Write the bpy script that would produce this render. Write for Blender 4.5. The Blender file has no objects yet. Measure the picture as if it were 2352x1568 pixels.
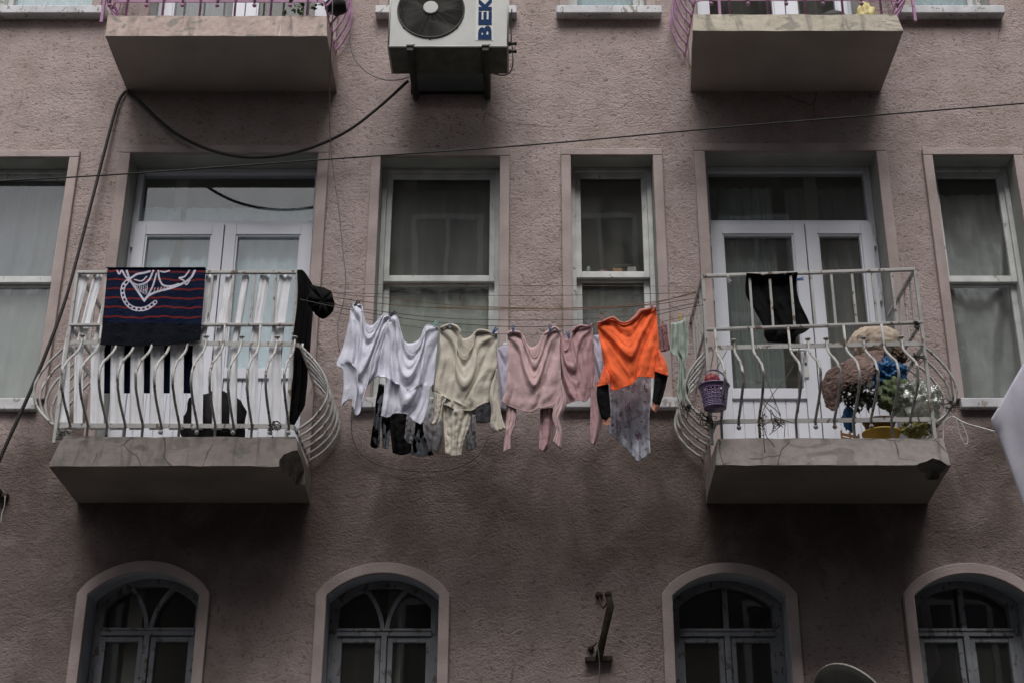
import bpy, bmesh, math, random
from mathutils import Vector, noise
random.seed(7)
R = math.radians
scene = bpy.context.scene
COL = scene.collection

# ------------------------------------------------------------------ camera, sky, sun, exposure
PITCH = R(23.4); CP, SP = math.cos(PITCH), math.sin(PITCH)
CAM = Vector((0.0, -9.5, 1.6)); F = 3266.7; PX, PY = 1205.0, 784.0
cd = bpy.data.cameras.new('camera'); cam = bpy.data.objects.new('camera', cd); COL.objects.link(cam)
cam.location = CAM; cam.rotation_euler = (R(90) + PITCH, 0, 0)
cd.sensor_width = 36; cd.lens = 50; cd.shift_x = -(PX - 1176) / 2352; cd.clip_end = 500
scene.camera = cam
w = bpy.data.worlds.new('World'); scene.world = w; w.use_nodes = True
nt = w.node_tree; bg = nt.nodes['Background']
sky = nt.nodes.new('ShaderNodeTexSky'); sky.sky_type = 'NISHITA'; sky.sun_disc = False
SUN_EL = R(58)
sky.sun_elevation = SUN_EL; sky.sun_rotation = R(180); sky.dust_density = 4; sky.air_density = 1.2
hs = nt.nodes.new('ShaderNodeHueSaturation'); hs.inputs['Saturation'].default_value = 0.4
nt.links.new(sky.outputs[0], hs.inputs['Color']); nt.links.new(hs.outputs[0], bg.inputs[0])
bg.inputs[1].default_value = 0.075
sl = bpy.data.lights.new('sun', 'SUN'); so = bpy.data.objects.new('sun', sl); COL.objects.link(so)
sl.energy = 1.5; sl.angle = R(36); sl.color = (1, .985, .97)
so.rotation_euler = (R(90) - SUN_EL, 0, 0); so.location = (0, -20, 30)
so.rotation_euler = Vector((0, math.cos(SUN_EL), -math.sin(SUN_EL))).to_track_quat('-Z', 'Y').to_euler()
vs = scene.view_settings; vs.view_transform = 'Standard'; vs.look = 'None'; vs.gamma = 1; vs.use_curve_mapping = False
vs.exposure = 0.9

# ------------------------------------------------------------------ photograph coordinates (2352 wide) to world points at a real distance
def P(px, py, Y):
    a = (px - PX) / F; b = (PY - py) / F
    d = Vector((a, CP - b * SP, SP + b * CP))
    return CAM + d * ((Y - CAM.y) / d.y)
def XZ(px, z, Y):
    return (px - PX) / F * ((Y - CAM.y) * CP + (z - CAM.z) * SP)
Z1 = lambda x, y: (x / 2.9257, y / 2.9257)
Z2 = lambda x, y: (746.5 + x / 2.7307, y / 2.7307)
Z4 = lambda x, y: (x / 2.9257, 315.8 + y / 2.9257)
Z5 = lambda x, y: (x / 2.483, 574.2 + y / 2.483)
Z6 = lambda x, y: (746.5 + x / 2.7307, 660.4 + y / 2.7307)
Z7 = lambda x, y: (1493 + x / 2.4818, 574.2 + y / 2.4818)
G1 = lambda x, y: (746.5 + x / 3.792, 677.6 + y / 3.792)
G2 = lambda x, y: (1148.4 + x / 3.792, 677.6 + y / 3.792)
R7 = lambda x, y: (1550.4 + x / 3.64, 602.9 + y / 3.64)
def pts(f, *a): return [f(a[i], a[i + 1]) for i in range(0, len(a), 2)]
def P3(lst, Y): return [P(x, y, Y) for x, y in lst]

# ------------------------------------------------------------------ materials
def new_mat(name):
    m = bpy.data.materials.new(name); m.use_nodes = True
    t = m.node_tree; return m, t, t.nodes['Principled BSDF']
def nd(t, typ, **kw):
    n = t.nodes.new(typ)
    for k, v in kw.items():
        if k in n.inputs: n.inputs[k].default_value = v
        else: setattr(n, k, v)
    return n
def c4(c, k=1): return (c[0] * k, c[1] * k, c[2] * k, 1)
def ramp(t, src, stops):
    r = t.nodes.new('ShaderNodeValToRGB'); e = r.color_ramp.elements
    while len(e) < len(stops): e.new(.5)
    for i, (p, c) in enumerate(stops):
        e[i].position = p; e[i].color = c if len(c) == 4 else (*c, 1)
    t.links.new(src, r.inputs[0]); return r
def noise_tex(t, co, scale, detail=4, stretch=None, dist=0):
    if stretch:
        mp = nd(t, 'ShaderNodeMapping'); mp.inputs['Scale'].default_value = stretch
        t.links.new(co, mp.inputs[0]); co = mp.outputs[0]
    n = nd(t, 'ShaderNodeTexNoise', Scale=scale, Detail=detail, Distortion=dist)
    t.links.new(co, n.inputs['Vector']); return n.outputs['Fac']
def mixc(t, fac, a, b, mode='MIX'):
    m = t.nodes.new('ShaderNodeMix'); m.data_type = 'RGBA'; m.blend_type = mode
    for s, v in ((m.inputs[0], fac), (m.inputs[6], a), (m.inputs[7], b)):
        if isinstance(v, (int, float)): s.default_value = v
        elif isinstance(v, tuple): s.default_value = v
        else: t.links.new(v, s)
    return m.outputs[2]
def bump(t, b, h, strength, dist):
    n = nd(t, 'ShaderNodeBump', Strength=strength, Distance=dist)
    t.links.new(h, n.inputs['Height']); t.links.new(n.outputs[0], b.inputs['Normal']); return n
def mk(name, base, rough=.8, var=.18, scale=9, bs=0, bscale=80, spec=.3, metal=0, tint=None, stretch=None, bstretch=None):
    m, t, b = new_mat(name); co = nd(t, 'ShaderNodeTexCoord').outputs['Object']
    n = noise_tex(t, co, scale, 5, stretch)
    tt = tint or tuple(x * (1 - var) for x in base)
    r = ramp(t, n, [(.32, c4(tt)), (.66, c4(base, 1 + var * .5))])
    t.links.new(r.outputs[0], b.inputs['Base Color'])
    b.inputs['Roughness'].default_value = rough; b.inputs['Specular IOR Level'].default_value = spec; b.inputs['Metallic'].default_value = metal
    if bs: bump(t, b, noise_tex(t, co, bscale, 3, bstretch), bs, .01)
    return m

def stucco():
    m, t, b = new_mat('pink stucco'); co = nd(t, 'ShaderNodeTexCoord').outputs['Object']
    big = noise_tex(t, co, .9, 6, (1, 1, .7)); mid = noise_tex(t, co, 5, 6)
    fine = noise_tex(t, co, 62, 5, (.9, 1, 1.12), 1.1); pit = noise_tex(t, co, 34, 4, (.85, 1, 1.2), .9); lump = noise_tex(t, co, 15, 4, None, .8)
    c = ramp(t, big, [(.3, (.30, .238, .216, 1)), (.68, (.41, .335, .322, 1))]).outputs[0]
    c = mixc(t, .45, c, ramp(t, mid, [(.35, (.27, .215, .194, 1)), (.6, (.415, .34, .327, 1))]).outputs[0])
    pitm = ramp(t, pit, [(.30, (1, 1, 1, 1)), (.43, (0, 0, 0, 1))]).outputs[0]
    c = mixc(t, mixc(t, 1.0, pitm, (.8, .8, .8, 1), 'MULTIPLY'), c, (.15, .11, .095, 1))
    # hairline cracks, broken up so that only a few stretches show
    wv = nd(t, 'ShaderNodeTexNoise', Scale=2.2, Detail=6); t.links.new(co, wv.inputs['Vector'])
    wc = mixc(t, .16, co, wv.outputs['Color'])
    vo = nd(t, 'ShaderNodeTexVoronoi', Scale=.85, feature='DISTANCE_TO_EDGE'); t.links.new(wc, vo.inputs['Vector'])
    line = ramp(t, vo.outputs['Distance'], [(0, (1, 1, 1, 1)), (.0045, (0, 0, 0, 1))]).outputs[0]
    msk = ramp(t, noise_tex(t, co, 1.1, 2), [(.58, (0, 0, 0, 1)), (.63, (.75, .75, .75, 1))]).outputs[0]
    c = mixc(t, mixc(t, 1.0, line, msk, 'MULTIPLY'), c, (.1, .075, .065, 1))
    # sooty dirt and painted shade in one ragged band, darkest below the sills
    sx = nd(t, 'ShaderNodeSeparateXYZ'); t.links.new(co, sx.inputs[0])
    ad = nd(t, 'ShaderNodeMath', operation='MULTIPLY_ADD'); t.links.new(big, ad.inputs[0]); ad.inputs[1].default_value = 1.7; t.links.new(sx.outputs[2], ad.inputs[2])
    soot_shade = ramp(t, ad.outputs[0], [(0, (0, 0, 0, 1))]).color_ramp
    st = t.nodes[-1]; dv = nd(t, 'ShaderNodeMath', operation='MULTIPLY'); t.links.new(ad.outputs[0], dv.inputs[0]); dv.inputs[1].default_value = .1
    t.links.new(dv.outputs[0], st.inputs[0]); e = soot_shade.elements
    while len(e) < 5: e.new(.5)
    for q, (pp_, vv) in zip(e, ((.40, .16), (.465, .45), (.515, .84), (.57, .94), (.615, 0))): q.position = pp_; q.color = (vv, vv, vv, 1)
    mx_ = nd(t, 'ShaderNodeMath', operation='MULTIPLY_ADD'); t.links.new(mid, mx_.inputs[0]); mx_.inputs[1].default_value = 1.2; t.links.new(sx.outputs[0], mx_.inputs[2])  # further darkening at the lower corners, also shade put into the colour
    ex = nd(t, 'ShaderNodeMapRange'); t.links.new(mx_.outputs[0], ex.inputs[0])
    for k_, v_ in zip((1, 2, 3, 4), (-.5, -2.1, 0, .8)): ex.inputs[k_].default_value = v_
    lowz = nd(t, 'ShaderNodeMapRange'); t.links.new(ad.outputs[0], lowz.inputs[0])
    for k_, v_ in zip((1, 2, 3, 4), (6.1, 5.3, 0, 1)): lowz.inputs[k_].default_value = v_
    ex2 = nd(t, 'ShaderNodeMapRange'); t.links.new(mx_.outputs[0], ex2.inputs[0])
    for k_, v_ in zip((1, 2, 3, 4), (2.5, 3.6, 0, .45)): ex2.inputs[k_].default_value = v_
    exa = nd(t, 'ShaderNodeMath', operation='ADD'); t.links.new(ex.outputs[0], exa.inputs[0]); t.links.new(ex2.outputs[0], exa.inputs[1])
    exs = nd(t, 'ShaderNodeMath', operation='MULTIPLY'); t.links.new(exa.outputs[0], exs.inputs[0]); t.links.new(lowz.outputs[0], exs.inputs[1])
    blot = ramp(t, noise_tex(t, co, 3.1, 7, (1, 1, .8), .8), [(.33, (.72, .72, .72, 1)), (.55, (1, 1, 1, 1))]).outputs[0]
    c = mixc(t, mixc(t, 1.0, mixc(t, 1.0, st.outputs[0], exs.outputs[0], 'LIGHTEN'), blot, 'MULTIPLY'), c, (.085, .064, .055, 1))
    t.links.new(c, b.inputs['Base Color']); b.inputs['Roughness'].default_value = .95; b.inputs['Specular IOR Level'].default_value = .15
    h = mixc(t, .35, mixc(t, .45, fine, lump), pit)
    bn = bump(t, b, h, .8, .029)
    sv = ramp(t, noise_tex(t, co, 1.6, 3), [(.35, (.55, .55, .55, 1)), (.65, (1, 1, 1, 1))]); t.links.new(sv.outputs[0], bn.inputs['Strength'])
    return m

def concrete(name, a, bcol, patch, crack=.5, drips=False, scale=1):
    m, t, b = new_mat(name); co = nd(t, 'ShaderNodeTexCoord').outputs['Object']
    n1 = noise_tex(t, co, 3.2 * scale, 7, None, .4); n2 = noise_tex(t, co, 22, 6)
    c = ramp(t, n1, [(.36, c4(a)), (.6, c4(bcol))]).outputs[0]
    p = ramp(t, noise_tex(t, co, 4.5 * scale, 5, (1, 1, 1.6), 1.2), [(.58, (0, 0, 0, 1)), (.62, (1, 1, 1, 1))]).outputs[0]
    c = mixc(t, p, c, c4(patch))
    c = mixc(t, .3, c, ramp(t, n2, [(.35, c4(patch)), (.6, c4(bcol))]).outputs[0])
    wv = nd(t, 'ShaderNodeTexNoise', Scale=5, Detail=5); t.links.new(co, wv.inputs['Vector'])
    wc = mixc(t, .1, co, wv.outputs['Color'])
    vo = nd(t, 'ShaderNodeTexVoronoi', Scale=2.6, feature='DISTANCE_TO_EDGE'); t.links.new(wc, vo.inputs['Vector'])
    line = ramp(t, vo.outputs['Distance'], [(0, (1, 1, 1, 1)), (.014, (0, 0, 0, 1))]).outputs[0]
    msk = ramp(t, noise_tex(t, co, 2.3, 2), [(.62 - .16 * crack, (0, 0, 0, 1)), (.66 - .16 * crack, (crack, crack, crack, 1))]).outputs[0]
    c = mixc(t, mixc(t, 1.0, line, msk, 'MULTIPLY'), c, (.05, .045, .04, 1))
    sn = ramp(t, noise_tex(t, co, 9, 4, (1.5, .4, .3), .5), [(.55, (0, 0, 0, 1)), (.72, (.6, .6, .6, 1))]).outputs[0]
    c = mixc(t, sn, c, c4(patch, .45))
    if drips:
        d = ramp(t, noise_tex(t, co, 14, 3, (1.6, .2, .16)), [(.66, (0, 0, 0, 1)), (.7, (.8, .8, .8, 1))]).outputs[0]
        c = mixc(t, d, c, (.62, .6, .58, 1))
    t.links.new(c, b.inputs['Base Color']); b.inputs['Roughness'].default_value = .92; b.inputs['Specular IOR Level'].default_value = .2
    bump(t, b, n2, .5, .01)
    return m

def peeling(name, paint, under, amount=.62, rough=.55):
    m, t, b = new_mat(name); co = nd(t, 'ShaderNodeTexCoord').outputs['Object']
    n = noise_tex(t, co, 26, 8, (1, 1, .6), .5); k = ramp(t, n, [(amount, (0, 0, 0, 1)), (amount + .03, (1, 1, 1, 1))]).outputs[0]
    g = ramp(t, noise_tex(t, co, 7, 5), [(.3, c4(paint, .72)), (.65, c4(paint))]).outputs[0]
    t.links.new(mixc(t, k, g, c4(under)), b.inputs['Base Color']); b.inputs['Roughness'].default_value = rough; b.inputs['Specular IOR Level'].default_value = .3
    bump(t, b, n, .35, .006); return m

def fabric(name, base, var=.1, wr=.3, rough=.92):
    m, t, b = new_mat(name); co = nd(t, 'ShaderNodeTexCoord').outputs['Object']
    v = noise_tex(t, co, 11, 5)
    t.links.new(ramp(t, v, [(.3, c4(base, 1 - var)), (.7, c4(base, 1 + var * .5))]).outputs[0], b.inputs['Base Color'])
    b.inputs['Roughness'].default_value = rough; b.inputs['Specular IOR Level'].default_value = .08
    b.inputs['Sheen Weight'].default_value = .15 if max(base) > .1 else 0
    h = mixc(t, .3, noise_tex(t, co, 13, 4, None, 1.2), noise_tex(t, co, 90, 3, (1, 1, 1), .5))
    bump(t, b, h, wr, .025); return m

def print_fabric(name, base, spots):
    m, t, b = new_mat(name); co = nd(t, 'ShaderNodeTexCoord').outputs['Object']; c = c4(base)
    for i, (sc, th, col, det) in enumerate(spots):
        mp = nd(t, 'ShaderNodeMapping'); mp.inputs['Location'].default_value = (i * 3.1, i * 1.7, i * 2.3); t.links.new(co, mp.inputs[0])
        k = ramp(t, noise_tex(t, mp.outputs[0], sc, det, None, .6), [(th, (0, 0, 0, 1)), (th + .02, (1, 1, 1, 1))]).outputs[0]
        c = mixc(t, k, c, c4(col))
    t.links.new(c, b.inputs['Base Color']); b.inputs['Roughness'].default_value = .9; b.inputs['Specular IOR Level'].default_value = .1
    bump(t, b, noise_tex(t, co, 25, 4), .4, .015); return m

def glass(lo=.03, hi=.09, nm='window glass'):
    m, t, b = new_mat(nm); out = t.nodes['Material Output']; t.nodes.remove(b)
    lw_ = nd(t, 'ShaderNodeLayerWeight', Blend=.5); pw = nd(t, 'ShaderNodeMath', operation='POWER'); t.links.new(lw_.outputs['Facing'], pw.inputs[0]); pw.inputs[1].default_value = 4.5
    fr = nd(t, 'ShaderNodeMath', operation='MULTIPLY_ADD'); t.links.new(pw.outputs[0], fr.inputs[0]); fr.inputs[1].default_value = .7; fr.inputs[2].default_value = .088
    tr = nd(t, 'ShaderNodeBsdfTransparent', Color=(.95, .97, .96, 1)); gl = nd(t, 'ShaderNodeBsdfGlossy', Roughness=.015)
    co = nd(t, 'ShaderNodeTexCoord').outputs['Object']
    bn = nd(t, 'ShaderNodeBump', Strength=.035, Distance=.02); t.links.new(noise_tex(t, co, 2.5, 1), bn.inputs['Height']); t.links.new(bn.outputs[0], gl.inputs['Normal'])
    mx = nd(t, 'ShaderNodeMixShader'); t.links.new(fr.outputs[0], mx.inputs[0]); t.links.new(tr.outputs[0], mx.inputs[1]); t.links.new(gl.outputs[0], mx.inputs[2])
    # film of dust on the outside
    df = nd(t, 'ShaderNodeBsdfDiffuse', Color=(.45, .44, .4, 1)); m2 = nd(t, 'ShaderNodeMixShader')
    du = ramp(t, noise_tex(t, co, 6, 6, (1, 1, .4)), [(.35, (lo, lo, lo, 1)), (.75, (hi, hi, hi, 1))])
    t.links.new(du.outputs[0], m2.inputs[0]); t.links.new(mx.outputs[0], m2.inputs[1]); t.links.new(df.outputs[0], m2.inputs[2])
    t.links.new(m2.outputs[0], out.inputs[0]); return m
def clear_plastic():
    m, t, b = new_mat('clear plastic'); out = t.nodes['Material Output']; t.nodes.remove(b)
    tr = nd(t, 'ShaderNodeBsdfTransparent', Color=(.8, .83, .78, 1)); gl = nd(t, 'ShaderNodeBsdfGlossy', Roughness=.12); df = nd(t, 'ShaderNodeBsdfDiffuse', Color=(.5, .55, .48, 1))
    co = nd(t, 'ShaderNodeTexCoord').outputs['Object']
    bn = nd(t, 'ShaderNodeBump', Strength=.9, Distance=.03); t.links.new(noise_tex(t, co, 16, 4, None, 1.5), bn.inputs['Height'])
    for s in (gl, df): t.links.new(bn.outputs[0], s.inputs['Normal'])
    a = nd(t, 'ShaderNodeMixShader', Fac=.3); t.links.new(tr.outputs[0], a.inputs[1]); t.links.new(df.outputs[0], a.inputs[2])
    c = nd(t, 'ShaderNodeMixShader', Fac=.22); t.links.new(a.outputs[0], c.inputs[1]); t.links.new(gl.outputs[0], c.inputs[2])
    t.links.new(c.outputs[0], out.inputs[0]); return m

M = {}
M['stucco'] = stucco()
M['trim'] = mk('smooth pink render', (.38, .312, .297), .85, .2, 4, .35, 60, .2)
M['reveal'] = mk('grey green plaster', (.36, .37, .34), .85, .2, 3, .2, 40, .2)
M['arch_reveal'] = mk('blue grey plaster', (.34, .36, .39), .85, .2, 5, .2, 40, .2)
M['conc_low'] = concrete('painted balcony concrete', (.30, .265, .245), (.40, .355, .335), (.25, .23, .21), .9)
M['conc_low_left'] = concrete('grey balcony concrete', (.185, .162, .15), (.25, .217, .203), (.15, .138, .125), .9)
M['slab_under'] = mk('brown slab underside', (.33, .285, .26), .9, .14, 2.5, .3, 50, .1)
M['slab_under_low'] = mk('shaded slab underside', (.2, .175, .155), .9, .2, 2.5, .3, 50, .1)  # darker copy of the underside, shade of the lower slabs in its colour
M['conc_up_left'] = concrete('peeling pink balcony concrete', (.40, .31, .28), (.48, .38, .34), (.22, .21, .19), .12, True)
M['conc_up_right'] = concrete('buff balcony concrete', (.38, .34, .28), (.5, .45, .37), (.25, .23, .2), .35)
M['rubble'] = concrete('crumbled grey concrete', (.17, .155, .135), (.26, .24, .21), (.12, .11, .095), .5, scale=3)
M['broken'] = concrete('broken dark concrete', (.085, .08, .07), (.16, .15, .13), (.06, .055, .05), .5)
M['sill'] = peeling('weathered white sill', (.6, .6, .62), (.3, .27, .24), .6, .8)
M['wood'] = peeling('flaking white wood paint', (.62, .63, .62), (.3, .28, .25), .655, .6)
M['old_wood'] = peeling('grey weathered wood paint', (.25, .26, .28), (.12, .11, .1), .58, .75)
M['pvc'] = mk('white door plastic', (.68, .69, .75), .4, .06, 3, 0, 0, .4)
M['gasket'] = mk('dark rubber gasket', (.03, .03, .032), .6)
M['glass'] = glass(); M['dark_glass'] = glass(.02, .055, 'clean dark glass'); M['dusty_glass'] = glass(.06, .13, 'dusty glass'); M['clear'] = clear_plastic()
M['iron'] = peeling('worn white iron', (.45, .44, .425), (.14, .1, .075), .6, .42)
M['pink_iron'] = peeling('pink painted iron', (.42, .22, .36), (.2, .12, .16), .7, .5)
M['room'] = mk('dim room plaster', (.24, .225, .205), .9, .15, 2)
M['cable'] = mk('black cable sheath', (.022, .02, .018), .6, .3, 20)
M['grey_cord'] = mk('grey cord', (.17, .165, .16), .8, .3, 20)
M['brown_line'] = mk('brown line', (.2, .13, .085), .9, .3, 20)
M['grey_line'] = mk('dark grey line', (.1, .095, .09), .9, .3, 20)
M['white_rope'] = mk('white rope', (.6, .59, .56), .9, .25, 40, .6, 200)
M['ac'] = mk('off white enamel', (.43, .43, .415), .45, .1, 5, 0, 0, .4)
M['ac_under'] = mk('dark enamel underside', (.085, .085, .068), .6, .4, 9)  # bottom face in a much darker tone than the casing
M['dark'] = mk('dark steel', (.035, .033, .03), .6, .3, 14)
M['wire'] = mk('dark grille wire', (.075, .07, .062), .5, .2, 14)
M['black_hole'] = mk('fan cavity and shadow black', (.015, .015, .014), .9)
M['blue_ink'] = mk('blue logo ink', (.006, .03, .095), .7, .1, 5, 0, 0, .1)
M['label'] = mk('pale logo label', (.55, .55, .52), .5, .08)
M['rust'] = mk('rusty iron', (.05, .035, .026), .85, .5, 20, .5, 60)
M['dish'] = mk('dull olive dish paint', (.055, .055, .047), .6, .2, 6)
M['dish_rim'] = mk('pale dish rim', (.3, .27, .25), .5, .2, 6)
M['white_cloth'] = fabric('white cotton', (.65, .65, .74))
M['cream'] = fabric('cream jersey', (.58, .53, .45))
M['pink'] = fabric('light pink jersey', (.58, .405, .405))
M['rose'] = fabric('dusty pink jersey', (.47, .29, .30))
M['dark_rose'] = fabric('dark rose cloth', (.26, .13, .14))
M['orange'] = fabric('bright orange cotton', (1.0, .17, .055), .28)
M['orange_collar'] = fabric('faded orange rib', (.62, .22, .16))
M['lilac'] = fabric('pale lilac cotton', (.45, .41, .5))
M['grey_cloth'] = fabric('pale grey cotton', (.42, .41, .43))
M['charcoal'] = fabric('charcoal jersey', (.06, .06, .07))
M['black_cloth'] = fabric('black cloth', (.009, .009, .0095), .2, .4)
M['green_cloth'] = fabric('pale sage cloth', (.36, .42, .36))
M['salmon'] = fabric('salmon cuff', (.6, .28, .2))
M['tag'] = mk('white tag', (.7, .7, .72), .8)
M['tarp'] = fabric('pale lilac canvas', (.62, .60, .68), .05, .12)
M['sheet'] = mk('white plastic strips', (.72, .72, .75), .35, .1, 5, .25, 18, .5)
M['navy'] = fabric('navy towel', (.006, .0105, .031), .15, .6); M['red'] = fabric('red stripe', (.13, .012, .011)); M['motif'] = fabric('white print', (.5, .49, .58))
M['ink_black'] = fabric('black towel border', (.007, .008, .013), .2, .6)
M['cow'] = print_fabric('black and white cow print', (.36, .38, .42), [(9.5, .46, (.008, .008, .009), 1)])
M['floral'] = print_fabric('floral print', (.72, .73, .82), [(15, .57, (.45, .45, .5), 3), (22, .64, (.2, .21, .14), 3), (17, .66, (.34, .14, .28), 3), (50, .68, (.25, .23, .22), 2)])
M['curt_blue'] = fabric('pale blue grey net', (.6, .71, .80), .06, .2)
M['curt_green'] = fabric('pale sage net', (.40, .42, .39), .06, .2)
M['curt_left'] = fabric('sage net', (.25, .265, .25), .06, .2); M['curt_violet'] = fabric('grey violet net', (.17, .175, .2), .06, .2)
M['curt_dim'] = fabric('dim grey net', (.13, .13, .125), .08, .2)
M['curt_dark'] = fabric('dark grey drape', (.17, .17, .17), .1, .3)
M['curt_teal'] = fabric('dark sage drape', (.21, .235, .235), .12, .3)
M['curt_grey'] = fabric('crumpled grey drape', (.36, .365, .38), .15, .5)
M['basket'] = mk('purple plastic', (.15, .105, .205), .35, .12, 8, 0, 0, .45)
M['red_plastic'] = mk('dark red plastic', (.22, .03, .04), .4)
M['carpet'] = fabric('brown plush carpet', (.30, .205, .18), .3, 1.0)
M['quilt'] = fabric('cream quilt', (.42, .34, .27), .1, .5)
M['blue_bag'] = mk('blue plastic bag', (.012, .10, .25), .42, .3, 12, 1.0, 26, .4)
M['net_green'] = mk('green mesh bag', (.14, .175, .085), .6, .4, 30, .8, 60)
M['basin'] = mk('yellow plastic', (.38, .24, .02), .4, .15, 6, 0, 0, .4)
M['olive_bag'] = mk('olive plastic', (.2, .19, .06), .5, .35, 14, .7, 24)
M['brown_pot'] = mk('brown plastic pot', (.09, .05, .03), .5)
M['leaf_dark'] = mk('dark wilted leaves', (.03, .034, .022), .8, .5, 20)
M['leaf'] = mk('leaves', (.05, .075, .025), .6, .4, 20)
M['crate'] = mk('orange crate', (.22, .1, .03), .6)
M['yellow_bag'] = mk('yellow plastic bag', (.6, .5, .2), .4, .15, 10, .6, 20)
M['twig'] = mk('dry twig', (.12, .1, .075), .9, .3)
M['hair'] = mk('fleecy black bag', (.01, .01, .011), .8, .3, 9, .5, 30)
for k, c in dict(peg_dark=(.04, .045, .06), peg_green=(.35, .6, .55), peg_blue=(.02, .1, .3), peg_pale=(.3, .3, .4), peg_yellow=(.7, .5, .08), peg_pink=(.5, .3, .28)).items(): M[k] = mk(k.replace('_', ' '), c, .45, .1)
M['asphalt'] = mk('asphalt', (.04, .04, .04), .9, .3, 4, .4, 80)
M['paving'] = mk('concrete paving', (.2, .195, .185), .9, .2, 3, .3, 60)
M['opposite'] = mk('buff opposite render', (.12, .108, .095), .9, .2, 1.2)
M['opp_frame'] = mk('opposite frames', (.5, .5, .5), .6)
M['opp_glass'] = mk('opposite dark glazing', (.02, .022, .025), .1, .2, 3, 0, 0, .6)
M['jar'] = mk('pale jar', (.35, .4, .42), .3); M['wood_box'] = mk('orange wooden box', (.4, .17, .05), .7); M['stone'] = mk('grey tin', (.35, .33, .3), .6)

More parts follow.
